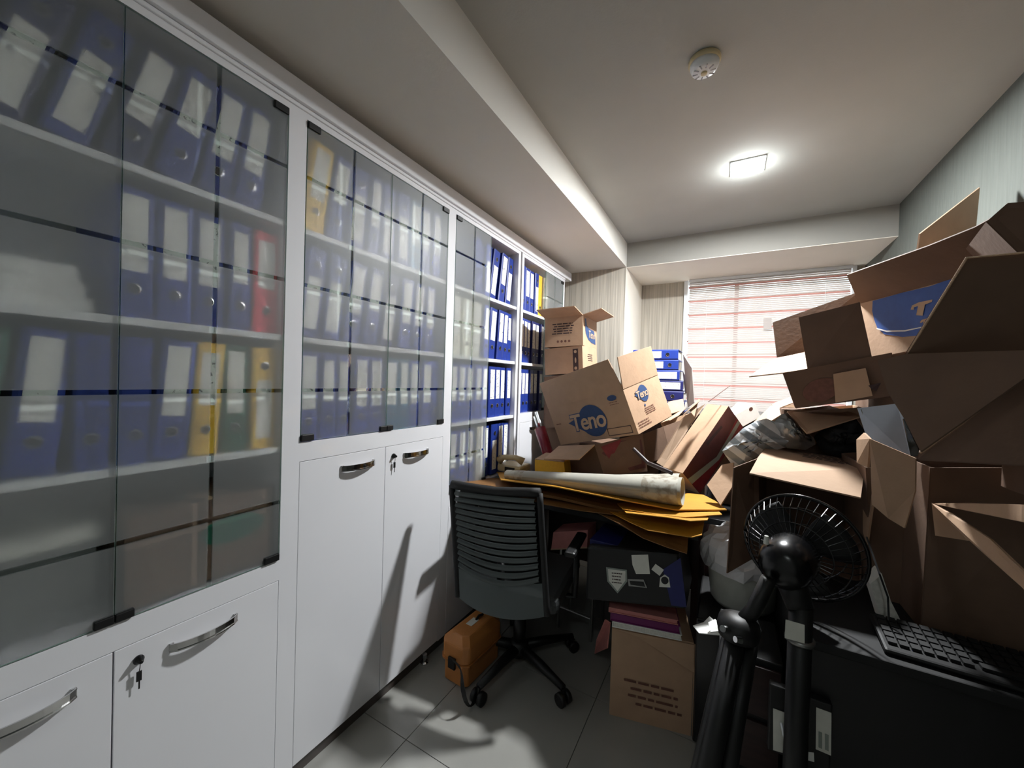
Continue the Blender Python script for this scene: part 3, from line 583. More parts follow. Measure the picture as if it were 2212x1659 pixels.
# binders lying flat by the window
yb = 3.0; zz0 = P(1470, 862, y=yb).z; xr = P(1470, 800, y=yb).x
LBW = ['blue binder lying on top of the pile by the window, ring to the right end', 'blue binder lying second in the window pile, round label near its end', 'blue binder lying third in the window pile with long white label',
       'blue binder lying fourth in the window pile with red-ended label', 'dark blue binder lying fifth in the window pile, bare spine with ring', 'navy binder lying lowest in the window pile with a white label']
spec = [('b', 'top', -.018), ('b', 'low', -.015), ('b', 'top', -.005), ('n', 'full', .02), ('n', 'none', .025), ('n', 'top', .035)]
ztop = P(1440, 755, y=yb).z
for i, (c, lb, dx) in enumerate(spec):
    b = binder(LBW[i], c, BW, lb, 'binders lying flat by the window')
    zc = ztop - BW / 2 - i * (BW + .0015)
    if lb in ('top', 'full', 'none') and i != 0: rot = Matrix(((0, 0, 1), (-1, 0, 0), (0, 0, 0)))
    # spine faces the camera (-y), long axis along x
    ex = Vector((0, -1, 0)); ezz = Vector((-1, 0, 0)) if i in (0, 4) else Vector((1, 0, 0)); ey = ezz.cross(ex)
    R3 = Matrix((ex, ey, ezz)).transposed().to_4x4()
    org = Vector((xr + dx, yb, zc)) if ezz.x < 0 else Vector((xr + dx - BH, yb, zc))
    b.matrix_world = Matrix.Translation(org) @ R3
bt = ztop - 6 * (BW + .0015)
sp = build('plastic_sleeve', MB().plate([P(1476, 765, y=3.02), P(1495, 795, y=2.95), P(1500, 870, y=2.98), P(1486, 880, y=3.02)], .004).plate([P(1474, 800, y=3.04), P(1490, 830, y=3.0), P(1494, 850, y=3.0), P(1480, 850, y=3.04)], .001), 'slat')
tag(sp, 'loose white plastic sleeves hanging beside the window binder pile', 'plastic sleeve')

# ------------------------------------------------------------------ rear desk with the pile
dk = root('office_desk', 'dark office desk buried under cartons and yellow folders', 'desk', (-.55, 2.4, 0))
build('desk_top', MB().box(-1.22, -.09, 1.86, 2.94, .72, .75), 'desk_black', dk, bevel=.003)
build('desk_return', MB().box(-.088, .17, 2.12, 2.94, .72, .75), 'desk_black', dk, bevel=.003)
build('return_leg', MB().box(.10, .16, 2.2, 2.9, 0, .72), 'dark_wood', dk)
build('modesty_panel', MB().box(-1.16, -.12, 2.7, 2.72, .1, .72), 'dark_wood', dk)
for x in (-1.2, -.13): build('side_panel', MB().box(x, x + .03, 2.1, 2.9, 0, .72), 'dark_wood', dk)
# window-side low cabinet carrying the binder pile
cbx = root('low_cupboard', 'low dark cupboard in the window recess carrying the binder pile', 'cupboard', (-.2, 3.4, 0))
build('body', MB().box(-.75, .5, 3.12, 3.7, 0, bt - .012), 'dark_wood', cbx, bevel=.003)
build('top', MB().box(-.78, .52, 2.98, 3.72, bt - .012, bt), 'dark_wood', cbx, bevel=.003)
for x in (-.74, -.1): build('door', MB().box(x, x + .6, 3.10, 3.12, .05, bt - .03), 'dark_wood', cbx, bevel=.002)
# filler cartons under the pile, seen in gaps
def plain(label, x0, x1, y0, y1, z0, z1, m='card_dark', flaps=()):
    return qbox('cardboard_box', label, [(x0, y0, z1), (x1, y0, z1), (x1, y0, z0), (x0, y0, z0)], (0, y1 - y0, 0), m, flaps, open_top=False)
plain('brown carton deep under the tipped carton on the rear desk', -.85, -.35, 2.45, 2.8, .752, .99)
plain('brown carton standing under the narrow leaning carton on the rear desk', -.33, -.1, 2.42, 2.75, .752, 1.0)
plain('brown carton carrying the stack by the striped wall', -1.19, -.88, 2.62, 2.92, .752, 1.22, 'card_dark')
ybx = root('yellow_box', 'small yellow carton beside the rolled charts at the cupboard end', 'box', P(1185, 1024, y=2.12))
build('body', MB().prism([P(1155, 992, y=2.12), P(1218, 998, y=2.12), P(1222, 1030, y=2.12), P(1155, 1030, y=2.12)], Vector((0, .1, 0))), 'yellow', ybx, bevel=.003)
build('lid_flap', MB().plate([P(1155, 992, y=2.12), P(1180, 978, y=2.2), P(1225, 985, y=2.22), P(1218, 998, y=2.12)], .004), 'card_pale', ybx)
# cream desk telephone
ph = root('telephone', 'cream desk telephone with handset lying across it', 'telephone', P(1108, 1012, y=2.15))
c0 = P(1108, 1003, y=2.16)
build('body', MB().box(c0.x - .09, c0.x + .08, c0.y - .05, c0.y + .1, c0.z - .045, c0.z + .0), 'cream', ph, bevel=.012)
hs = MB(); hs.tube([c0 + Vector((-.085, -.03, .02)), c0 + Vector((-.05, -.03, .045)), c0 + Vector((.03, -.02, .05)), c0 + Vector((.075, 0, .025))], [.026, .017, .017, .026], 12)
build('handset', hs, 'cream', ph, smooth=True)
build('keypad', MB().box(c0.x - .03, c0.x + .04, c0.y - .053, c0.y - .048, c0.z - .035, c0.z - .01), 'black', ph)
# clear box of pens
pc = P(1178, 985, y=2.2)
pn = root('pen_holder', 'wine red pen holder standing against the cabinet door', 'pen holder', pc)
tp, btm = P(1166, 925, y=2.3), P(1192, 1004, y=2.25)
ax = (tp - btm)
build('cup', MB().tube([btm, btm + ax * .45, btm + ax * 1.0], [.036, .034, .036], 14, cap=False), 'wine', pn, smooth=True, solid=.003)
build('cup_base', MB().tube([btm, btm + ax * .03], .035, 14), 'wine', pn)
for k in range(6):
    a = k * 1.05; q = Vector((math.cos(a) * .018, math.sin(a) * .018, 0)); top = btm + ax * (1.25 + .22 * ((k * 3) % 4) / 3) + q
    p_ = root('pen', f"{['black pen with white cap', 'grey pen', 'black marker', 'silver ballpoint', 'dark pen', 'white topped pencil'][k]} standing in the wine red holder", 'pen', btm + q, 'pens in the holder')
    build('barrel', MB().tube([btm + ax * .1 + q * .7, btm + (top - btm) * .78], .006, 8), 'black' if k % 2 == 0 else 'wine', p_)
    build('cap', MB().tube([btm + (top - btm) * .78, top], [.0065, .006], 8), 'pvc' if k % 3 != 2 else 'steel', p_)

# ------------------------------------------------------------------ yellow folders and rolled charts
def ribbon(name, label, back, front, m, mid=0.0, t=.003):
    n = len(front); rows = []
    for s in range(7):
        q = s / 6; rows.append([Vector(b).lerp(Vector(f), q) + Vector((0, 0, mid * math.sin(math.pi * q))) for b, f in zip(back, front)])
    o = build(name, MB().grid(rows), m, solid=t, origin=rows[0][0]); tag(o, label, 'folder', 'yellow folders sliding off the desk'); return o
def pl(l): return [P(*q[:2], y=q[2]) for q in l]
ribbon('folder', 'long tan folder lying lowest, reaching behind the chair back', pl([(1000, 1036, 1.95), (1100, 1034, 2.05), (1240, 1050, 2.05), (1400, 1070, 2.05), (1470, 1075, 2.05)]),
       pl([(980, 1041, 1.72), (1075, 1054, 1.72), (1200, 1075, 1.75), (1310, 1100, 1.78), (1400, 1112, 1.8)]), 'folder_tan', t=.012)
ribbon('folder', 'tan folder edge directly above the chair back', pl([(985, 1037, 1.9), (1090, 1040, 1.95), (1250, 1068, 1.95), (1380, 1085, 1.95)]),
       pl([(1080, 1062, 1.7), (1180, 1090, 1.7), (1260, 1104, 1.72), (1330, 1112, 1.74)]), 'folder_tan', t=.004)
ribbon('folder', 'bright yellow folder with a long slanting edge under the rolled charts', pl([(1074, 1020, 2.1), (1180, 1030, 2.1), (1330, 1050, 2.1), (1520, 1070, 2.0), (1545, 1083, 1.95)]),
       pl([(1082, 1037, 1.74), (1200, 1052, 1.73), (1320, 1076, 1.72), (1460, 1102, 1.72), (1570, 1102, 1.78)]), 'folder', t=.005)
ribbon('folder', 'yellow folder fanned out right below the rolled chart end', pl([(1330, 1085, 1.9), (1420, 1085, 1.9), (1480, 1085, 1.9), (1540, 1092, 1.9)]),
       pl([(1345, 1100, 1.7), (1420, 1112, 1.68), (1480, 1118, 1.66), (1560, 1112, 1.72)]), 'folder', t=.003)
ribbon('folder', 'yellow folder with stepped edge, third from the top of the fan', pl([(1340, 1092, 1.85), (1430, 1098, 1.85), (1500, 1100, 1.85), (1540, 1100, 1.85)]),
       pl([(1352, 1108, 1.66), (1440, 1118, 1.64), (1492, 1126, 1.62), (1528, 1124, 1.66)]), 'folder', t=.003)
ribbon('folder', 'deep yellow folder drooping with a bright folded tip', pl([(1290, 1092, 1.85), (1400, 1100, 1.85), (1480, 1108, 1.85), (1524, 1110, 1.83)]),
       pl([(1360, 1128, 1.64), (1400, 1146, 1.62), (1495, 1161, 1.60), (1516, 1156, 1.62)]), 'folder', t=.003)
ribbon('folder', 'tan yellow folder drooping lowest over the black case', pl([(1250, 1088, 1.85), (1340, 1100, 1.84), (1420, 1115, 1.82), (1490, 1120, 1.8)]),
       pl([(1345, 1135, 1.64), (1390, 1163, 1.62), (1440, 1182, 1.6), (1484, 1196, 1.6)]), 'folder_tan', t=.003)
def roll(name, label, a, ra, b, rb, m, flat=.75):
    a, b = Vector(a), Vector(b); d = (b - a).normalized(); up = Vector((0, 0, 1)); s = d.cross(up).normalized(); up = s.cross(d)
    rows = []
    for i in range(9):
        q = i / 8; p = a.lerp(b, q); r_ = ra + (rb - ra) * q
        rows.append([p + s * math.cos(t) * r_ * (1 - .06 * t / 6.3) + up * math.sin(t) * r_ * flat * (1 - .06 * t / 6.3) for t in [math.tau * 1.12 * k / 30 for k in range(31)]])
    o = root(name, label, 'rolled chart', a, 'rolled printed charts on the folders')
    build('sheet', MB().grid(rows), 'bag' if m is None else m, o, smooth=True, solid=.002)
    for q0, q1 in ((.0, .13), (.82, .985)):
        rr = []
        for q in (q0, q1):
            p = a.lerp(b, q); r_ = (ra + (rb - ra) * q) * 1.03
            rr.append([p + s * math.cos(t) * r_ + up * math.sin(t) * r_ * flat for t in [math.tau * k / 30 for k in range(31)]])
        build('ornate_border', MB().grid(rr), 'chart', o, smooth=True)
    return o
MT['roll_paper'] = mat('chart_paper', (168, 165, 154), 0.5, noise=0.03)
roll('rolled_chart', 'large rolled printed chart with ornate border lying across the yellow folders', P(1095, 1025, y=1.83), .030, P(1475, 1062, y=1.80), .074, 'roll_paper', .8)
roll('rolled_chart', 'second rolled chart lying behind the large one, only its top showing', P(1250, 1036, y=2.0), .03, P(1470, 1040, y=1.97), .045, 'roll_paper', .8)

# ------------------------------------------------------------------ under the desk: box, books, black case
b0, b1 = P(1316, 1543, z=0), P(1492, 1590, z=0)
uu = (b1 - b0).normalized(); vv = Vector((-uu.y, uu.x, 0)); ww = Vector((0, 0, 1)); Lw = (b1 - b0).length
r, T, u, v, w_ = carton('cardboard_box', 'brown carton on the floor under the desk, carrying books and a black case', b0, np.array([[uu.x, vv.x, 0], [uu.y, vv.y, 0], [0, 0, 1]]), (Lw, .3, .375), m='card', open_top=False,
    flaps=[[b1 + ww * .37, b1 + ww * .37 + Vector((.085, .02, -.01)), b1 + Vector((.045, .02, .0)), b1 + Vector((.005, 0, 0))], [b0 + ww * .37 - vv * .004, b1 + ww * .37 - vv * .004, b1 + ww * .27 - vv * .02, b0 + ww * .36 - vv * .01 + uu * .1]])
build('printed_text', dashes_mb(T @ Vector((.16, -.002, .16)), u, w_, .22, 4, .03, .010, 21, .001, .01), 'ink_brown', r)
bz = .378
for i, (nm, lab, m1, z0, z1, dx) in enumerate((('book', 'white paged book lying directly on the floor carton', 'paper_block', .378, .402, 0.0), ('book', 'magenta covered book between the white book and the pink book', 'magenta', .404, .436, -.008), ('book', 'pale pink book lying right beneath the black case', 'pink', .438, .458, -.016))):
    bk = root('book', lab, 'book', b0 + Vector((.1, .1, z0)), 'books under the black case')
    x0, x1, y0, y1 = .0 + dx, .27 + dx, -.01, .26
    build('cover', MB().box(x0, x1, y0, y1, z0, z0 + .003, T).box(x0, x1, y0, y1, z1 - .003, z1, T).box(x0, x0 + .003, y0, y1, z0, z1, T), m1 if i else 'paper', bk)
    build('pages', MB().box(x0 + .003, x1 - .004, y0 + .004, y1 - .004, z0 + .003, z1 - .003, T), m1 if i == 2 else 'paper_block' if i == 0 else 'magenta', bk)
q = [P(1268, 1180, y=1.64), P(1468, 1196, y=1.66), P(1484, 1318, y=1.60), P(1264, 1296, y=1.60)]
nzq = ((q[3] - q[0]).cross(q[1] - q[0])).normalized(); nzq = nzq if nzq.y < 0 else -nzq; q[2] = PP(1484, 1318, q[0], nzq)
zlow = .462
r = root('black_case', 'black and dark blue case with stickers lying on books under the desk', 'case', (-.3, 1.75, zlow))
mb = MB(); dv = Vector((0, .26, .0))
mb.prism([q[0], q[1], q[2], q[3]], dv); build('shell', mb, 'black', r, bevel=.012)
nz = nzq
def oc(px, py, l=.003): 
    return PP(px, py, q[0] + nz * l, nz)
def sticker(nm, pts, m, lab=None, l=.003): return build(nm, MB().add([oc(x, y, l) for x, y in pts], [tuple(range(len(pts)))]), m, r, label=lab)
sticker('blue_corner', [(1432, 1230), (1470, 1205), (1483, 1312), (1450, 1308)], 'navy', 'dark blue corner')
sticker('badge_backing', [(1309, 1225), (1354, 1231), (1355, 1256), (1334, 1282), (1312, 1256)], 'ink_grey', None, .004)
sticker('badge_sticker', [(1313, 1229), (1351, 1234), (1351, 1254), (1334, 1277), (1315, 1254)], 'label', 'house shaped white sticker', .005)
build('sticker_text', dashes_mb(oc(1333, 1240, .006), q[1] - q[0], q[0] - q[3], .045, 4, .012, .004, 31, 0), 'ink_dark', r)
sticker('torn_sticker', [(1364, 1199), (1400, 1198), (1404, 1240), (1374, 1240), (1366, 1220)], 'label', 'torn greyish sticker', .004)
sticker('square_sticker', [(1416, 1218), (1434, 1231), (1425, 1244), (1407, 1230)], 'label', 'tilted small square sticker', .004)
sticker('arched_sticker', [(1424, 1268), (1426, 1248), (1436, 1241), (1445, 1248), (1448, 1269)], 'label', 'arched sticker with round emblem', .004)
build('emblem', ellipse_mb(oc(1436, 1254, .0055), q[1] - q[0], q[0] - q[3], .014, .014, 0, 16), 'black', r)
sticker('handle_recess', [(1356, 1251), (1390, 1252), (1398, 1270), (1358, 1266)], 'steel', None, .003)
sticker('handle_grip', [(1360, 1255), (1390, 1257), (1394, 1268), (1362, 1263)], 'black', None, .0045)
lidq = [P(1268, 1150, y=1.8), P(1410, 1158, y=1.8), P(1412, 1186, y=1.72), P(1270, 1176, y=1.72)]
tag(build('blue_folder', MB().prism([(-.52, 1.68, .66), (-.2, 1.68, .66), (-.2, 1.68, .695), (-.52, 1.68, .695)], Vector((0, .24, 0))), 'navy', bevel=.003), 'dark blue ring folder lying on top of the black case', 'folder')
pk = root('pink_box', 'dim pinkish box on a shelf in the dark under the desk', 'box', P(1230, 1185, y=1.95))
q4 = [P(1195, 1150, y=1.95), P(1270, 1145, y=1.95), P(1268, 1184, y=1.95), P(1190, 1188, y=1.95)]
build('body', MB().prism(q4, Vector((0, .15, 0))), 'pink', pk, bevel=.002)
build('lid_edge', MB().prism([p + Vector((0, -.003, -.0)) for p in (q4[3] + Vector((0, 0, .006)), q4[2] + Vector((0, 0, .006)), q4[2], q4[3])], Vector((0, .155, 0))), 'card_pale', pk)
st = root('metal_stool', 'metal legged stand in the dark between chair and black case', 'stool', P(1270, 1370, z=0))
s0 = P(1275, 1385, z=0)
for dx, dy in ((0, 0), (-.2, .02), (0, .22), (-.2, .22)): build('leg', MB().tube([s0 + Vector((dx, dy, 0)), s0 + Vector((dx + .01, dy, .5))], .009, 8), 'steel', st)
build('rail', MB().tube([s0 + Vector((0, 0, .12)), s0 + Vector((-.2, .02, .12))], .006, 8), 'steel', st)
build('seat', MB().box(s0.x - .22, s0.x + .03, s0.y - .02, s0.y + .25, .5, .515), 'dark_wood', st, bevel=.003)
lb_ = build('leaning_board', MB().plate([P(1308, 1338, y=1.75), P(1318, 1345, y=1.76), P(1312, 1400, y=1.72), P(1285, 1412, z=0.01), P(1290, 1380, y=1.86)], .006), 'pink')
tag(lb_, 'pinkish board leaning beside the floor carton under the desk', 'board')

# white bin with bag
bc = Vector((.075, 1.86, .50)); 
bn = root('waste_bin', 'white plastic bin lined with a bag beyond the dark carton flap', 'bin', bc)
T = Matrix.Translation(bc) @ Matrix.Diagonal((1, .85, 1, 1))
build('tub', MB().lathe([(.10, 0), (.115, .02), (.135, .2), (.142, .21), (.138, .212), (.128, .2), (.11, .03), (.0, .02)], T, 28), 'bin', bn, smooth=True)
rr = random.Random(4); mb = MB(); rows = []
for i in range(9):
    z = .15 + .028 * i if i < 6 else .29 + .012 * (i - 5); rad = [.145, .15, .155, .15, .14, .12, .09, .05, .005][i]
    rows.append([T @ Vector(((rad + rr.uniform(-.012, .012)) * math.cos(math.tau * k / 28), (rad + rr.uniform(-.012, .012)) * math.sin(math.tau * k / 28), z + rr.uniform(-.012, .012))) for k in range(28)])
for r_ in rows: r_.append(r_[0])
mb.grid(rows); build('bin_bag', mb, 'bag', bn)
pc_ = root('computer_tower', 'black computer tower standing under the white bin', 'computer', (.06, 1.85, 0))
build('case', MB().box(-.08, .2, 1.66, 2.05, 0.01, .497), 'black', pc_, bevel=.006)
build('front_panel', MB().box(-.075, .195, 1.65, 1.66, .02, .49), 'black_gloss', pc_, bevel=.003)
build('foot', MB().box(-.06, -.03, 1.7, 2.0, 0, .01), 'black', pc_); build('foot', MB().box(.15, .18, 1.7, 2.0, 0, .01), 'black', pc_)
tag(build('crumpled_paper', MB().plate([P(1497, 1352, y=1.55), P(1520, 1345, y=1.58), P(1533, 1332, y=1.6), P(1565, 1360, y=1.55), P(1558, 1372, y=1.5), P(1510, 1368, y=1.5)], .003).plate([P(1530, 1345, y=1.52), P(1545, 1338, y=1.56), P(1566, 1362, y=1.5), P(1535, 1366, y=1.49)], .003), 'paper'), 'crumpled white papers wedged by the dark pole and brown carton', 'paper')
dc = root('drawer_unit', 'black drawer unit with chrome catches between the carton and the desk', 'drawer unit', (.03, 1.6, 0))
build('body', MB().box(.0, .17, 1.40, 1.64, .0, .57), 'black', dc, bevel=.004)
for z in (.06, .23, .4): build('drawer_front', MB().box(.005, .165, 1.388, 1.40, z, z + .15), 'dark_wood', dc, bevel=.002)

# ------------------------------------------------------------------ office chair
ch = root('office_chair', 'charcoal office chair with ribbed curved back pushed under the desk', 'chair', (-.86, 1.68, 0))
tl, tr, br_, blq = P(976, 1048, y=1.44), P(1166, 1066, y=1.50), P(1182, 1330, y=1.46), P(990, 1288, y=1.40)
def cb(s, t, l=0.0):
    p = tl.lerp(tr, s).lerp(blq.lerp(br_, s), t); bow = .045 * (1 - (2 * s - 1) ** 2)
    inw = .02 * math.sin(math.pi * t) * (2 * s - 1) * -0.3
    side = (tr - tl).normalized(); nb = Vector((side.y, -side.x, 0))
    if nb.y > 0: nb = -nb
    low = .05 * max(0, t - .6) / .4 * (1 - (2 * s - 1) ** 2)
    return p + nb * (l - bow * .2 + low) + Vector((0, 0, -.022 * (1 - (2 * s - 1) ** 2) * (0.2 + t)))
rows = [[cb(s / 14, t / 16) for s in range(15)] for t in range(13)]
build('backrest', MB().grid(rows), 'mesh_fabric', ch, smooth=True)
rows = [[cb(s / 14, .74 + .26 * t / 5, .004) for s in range(15)] for t in range(6)]
build('lower_back', MB().grid(rows), 'rib_fabric', ch, smooth=True)
for k in range(13):
    t = .045 + k * .053; rows = []
    for e in range(5):
        tt = t + .042 * e / 4; rows.append([cb(.05 + .9 * s / 14, tt + .075 * (1 - (2 * (s / 14) - 1) ** 2) * t, .008 + .015 * math.sin(math.pi * e / 4)) for s in range(15)])
    build('rib', MB().grid(rows), 'rib_fabric', ch, smooth=True)
for e_ in (0, 1): build('back_frame', MB().tube([cb(e_, t / 12) for t in range(13)], .014, 10), 'black_soft', ch, smooth=True)
build('top_rail', MB().tube([cb(s / 10, 0) + Vector((0, 0, .004 + .012 * (1 - abs(2 * s / 10 - 1)) * -1)) for s in range(11)], .02, 12), 'black_soft', ch, smooth=True)
sc = Vector((-.90, 1.66, 0)); c0 = Vector((-.86, 1.68, 0)); Rz = Matrix.Rotation(math.radians(7), 4, 'Z')
Tc = Matrix.Translation(c0) @ Rz
mb = MB(); mb.box(-.24, .24, -.20, .26, .40, .47, Tc); build('seat', mb, 'chair', ch, bevel=.025)
build('seat_pan', MB().box(-.16, .16, -.14, .16, .37, .40, Tc), 'black', ch, bevel=.006)
build('back_bracket', MB().tube([Tc @ Vector((0, -.1, .385)), Tc @ Vector((0, -.2, .40)), cb(.5, .85, -.03), cb(.5, .6, -.03)], .018, 10), 'black', ch, smooth=True)
for sx in (-1, 1):
    ar = build('armrest', MB().box(sx * .27 - .025, sx * .27 + .025, -.14, .12, .635, .66, Tc), 'black', ch, bevel=.01)
    build('arm_post', MB().tube([Tc @ Vector((sx * .16, 0, .385)), Tc @ Vector((sx * .27, 0, .40)), Tc @ Vector((sx * .275, -.01, .64))], .014, 10), 'black', ch, smooth=True)
build('gas_lift', MB().lathe([(.03, .10), (.03, .24), (.018, .24), (.018, .37)], Matrix.Translation(c0), 16), 'black', ch, smooth=True)
build('hub', MB().lathe([(.04, .05), (.045, .07), (.045, .11), (.035, .12)], Matrix.Translation(c0), 18), 'black', ch, smooth=True)
ca = P(1030, 1508, z=.03); cb2 = P(1218, 1508, z=.03)
angs = [math.atan2(ca.y - c0.y, ca.x - c0.x), math.atan2(cb2.y - c0.y, cb2.x - c0.x)]
angs += [angs[1] + math.radians(72), angs[1] + math.radians(144), angs[0] - math.radians(70)]
for a in angs:
    d = Vector((math.cos(a), math.sin(a), 0)); e = c0 + d * .30
    lg = build('leg', MB().tube([c0 + Vector((0, 0, .088)), c0 + d * .15 + Vector((0, 0, .085)), e + Vector((0, 0, .072))], [.026, .021, .015], 10), 'black', ch, smooth=True)
    n = d.cross(Vector((0, 0, 1))); 
    for sg in (-1, 1):
        Tw = Matrix.Translation(e + n * sg * .007 + Vector((0, 0, .027))) @ Matrix(((0, 0, n.x, 0), (0, 0, n.y, 0), (0, 0, n.z, 0), (0, 0, 0, 1))) if False else Matrix.Translation(e + n * (.018 * sg) + Vector((0, 0, .028))) @ n.to_track_quat('Z', 'Y').to_matrix().to_4x4()
        build('caster', MB().lathe([(.020, -.011), (.028, -.009), (.028, .009), (.020, .011)], Tw, 20), 'black', lg, smooth=True)
    build('caster_fork', MB().tube([e + Vector((0, 0, .072)), e + Vector((0, 0, .03))], .009, 8), 'black', lg)

# ochre instrument case with strap
e0 = P(1003, 1488, z=0); e1 = P(960, 1420, z=.0)
cs = root('instrument_case', 'ochre hard instrument case with black strap on the floor by the cabinet', 'case', (-1.05, 1.50, 0))
Tk = Matrix.Translation((-1.045, 1.545, 0)) @ Matrix.Rotation(math.radians(-4), 4, 'Z')
def rbox(mb, x0, x1, y0, y1, z0, z1, ch_, T, top=0.0):
    pts = []
    def ring(i, z, e): 
        c = ch_; return [(x0 + e + c, y0 + e, z), (x1 - e - c, y0 + e, z), (x1 - e, y0 + e + c, z), (x1 - e, y1 - e - c, z), (x1 - e - c, y1 - e, z), (x0 + e + c, y1 - e, z), (x0 + e, y1 - e - c, z), (x0 + e, y0 + e + c, z)]
    rs = [ring(0, z0, .004), ring(0, z0 + .01, 0), ring(0, z1 - top, 0), ring(0, z1, top)]
    vs = [T @ Vector(p) for r_ in rs for p in r_]; fs = [tuple(range(7, -1, -1)), tuple(range(24, 32))]
    for i in range(3):
        for k in range(8): fs.append((i * 8 + k, i * 8 + (k + 1) % 8, (i + 1) * 8 + (k + 1) % 8, (i + 1) * 8 + k))
    mb.add(vs, fs); return mb
build('case_base', rbox(MB(), -.072, .072, -.135, .135, 0, .105, .02, Tk), 'case', cs, bevel=.006)
build('case_lid', rbox(MB(), -.08, .08, -.143, .143, .105, .215, .024, Tk, .03), 'case', cs, bevel=.008)
build('rim_seam', rbox(MB(), -.084, .084, -.147, .147, .098, .110, .024, Tk), 'case', cs)
build('latch', MB().box(-.02, .02, -.155, -.144, .08, .13, Tk), 'black', cs, bevel=.002)
build('lid_sticker', MB().box(-.022, .012, -.03, .03, .2155, .2165, Tk), 'label', cs)
build('lid_catch', MB().tube([Tk @ Vector((0, .02, .216)), Tk @ Vector((0, .045, .226)), Tk @ Vector((0, .075, .216))], .006, 8), 'black', cs)
sp_ = [Tk @ Vector((-.005, -.15, .12)), P(998, 1440, y=1.33), P(997, 1475, y=1.3), P(1003, 1508, y=1.29), P(1010, 1525, z=.012), P(1018, 1526, z=.01), P(1026, 1512, z=.012), P(1032, 1495, z=.02)]
rows = [[], []]
for i, p in enumerate(sp_):
    q2 = sp_[min(i + 1, len(sp_) - 1)] - sp_[max(i - 1, 0)]; s_ = q2.cross(Vector((.3, -1, 0))).normalized() * .011
    rows[0].append(p - s_); rows[1].append(p + s_)
build('strap', MB().grid(rows), 'black_soft', cs, solid=.002, sub=1)

# ------------------------------------------------------------------ near desk, keyboard, black panels
nd = root('computer_desk', 'black computer desk filling the lower right, keyboard on its edge', 'desk', (.55, 1.6, 0))
build('desk_top', MB().box(.19, .92, 1.25, 2.35, .725, .75), 'black_soft', nd, bevel=.004)
build('front_panel', MB().box(.19, .92, 1.275, 1.295, .04, .725), 'desk_black', nd)
build('side_panel', MB().box(.19, .21, 1.295, 2.33, 0, .725), 'desk_black', nd)
build('side_panel', MB().box(.90, .92, 1.295, 2.33, 0, .725), 'desk_black', nd)
build('plinth', MB().box(.21, .90, 1.42, 1.44, 0, .05), 'black', nd)
ks = Matrix.Translation((.66, 1.345, .762)) @ Matrix.Rotation(math.radians(-3), 4, 'Z') @ Matrix.Rotation(math.radians(4), 4, 'X')
kb = root('keyboard', 'dusty black computer keyboard at the front edge of the black desk', 'keyboard', (.66, 1.345, .75))
build('key_bed', MB().box(-.30, .25, -.08, .08, -.006, .008, ks), 'black', kb, bevel=.006)
kk = MB().box(-.0075, .0075, -.0075, .0075, 0, .007)
for i in range(5):
    for j in range(24):
        if i == 4 and 6 < j < 12: continue
        x = -.28 + j * .0215; y = .06 - i * .026
        c = ks @ Vector((x, y, .008)); km = cached(('keycap',), lambda: MB().prism([(-.0085, -.0095, 0), (.0085, -.0095, 0), (.0085, .0095, 0), (-.0085, .0095, 0)], Vector((0, 0, .007))), 'black_soft')
        o = bpy.data.objects.new('keycap', km); COL.objects.link(o); o.parent = kb; o.location = c - kb.location; o.rotation_euler = (math.radians(4), 0, math.radians(-3))
o = build('space_bar', MB().box(-.13, -.01, -.052, -.034, .008, .015, ks), 'black_soft', kb)
# box with stickers hung on the desk front
ptv = root('power_box', 'black box with stickers and a white cable hung on the desk front', 'power supply', (.2, 1.24, .45))
build('body', MB().box(P(1662, 1500, y=1.25).x, P(1800, 1500, y=1.25).x, 1.25, 1.274, .42, .60), 'black', ptv, bevel=.004)
def pf(px, py, yv=1.2485): return P(px, py, y=yv)
def fs(nm, pts, m, lab=None): return build(nm, MB().plate([pf(*p) for p in pts], .0012), m, ptv, label=lab)
fs('sticker', [(1670, 1530), (1697, 1540), (1697, 1628), (1670, 1620)], 'label', 'tall grey sticker crossed by the cable')
fs('sticker', [(1700, 1534), (1736, 1552), (1734, 1632), (1700, 1622)], 'steel', 'dull silver sticker')
fs('sticker', [(1763, 1528), (1796, 1540), (1795, 1632), (1762, 1618)], 'label', 'printed bar sticker')
fs('sticker', [(1738, 1623), (1758, 1626), (1759, 1646), (1738, 1640)], 'paper', 'tiny square sticker')
mb = MB()
for (x, y) in ((1768, 1580), (1782, 1585)):
    mb.plate([P(x, y, y=1.247), P(x + 8, y + 3, y=1.247), P(x + 8, y + 38, y=1.247), P(x, y + 34, y=1.247)], .0008)
build('sticker_print', mb, 'ink_grey', ptv)
build('cable', MB().tube([pf(1688, 1562, 1.24), pf(1694, 1590, 1.235), pf(1702, 1610, 1.23), pf(1715, 1635, 1.225), pf(1728, 1662, 1.22), pf(1738, 1700, 1.22)], .0032, 8), 'pvc', ptv, smooth=True)

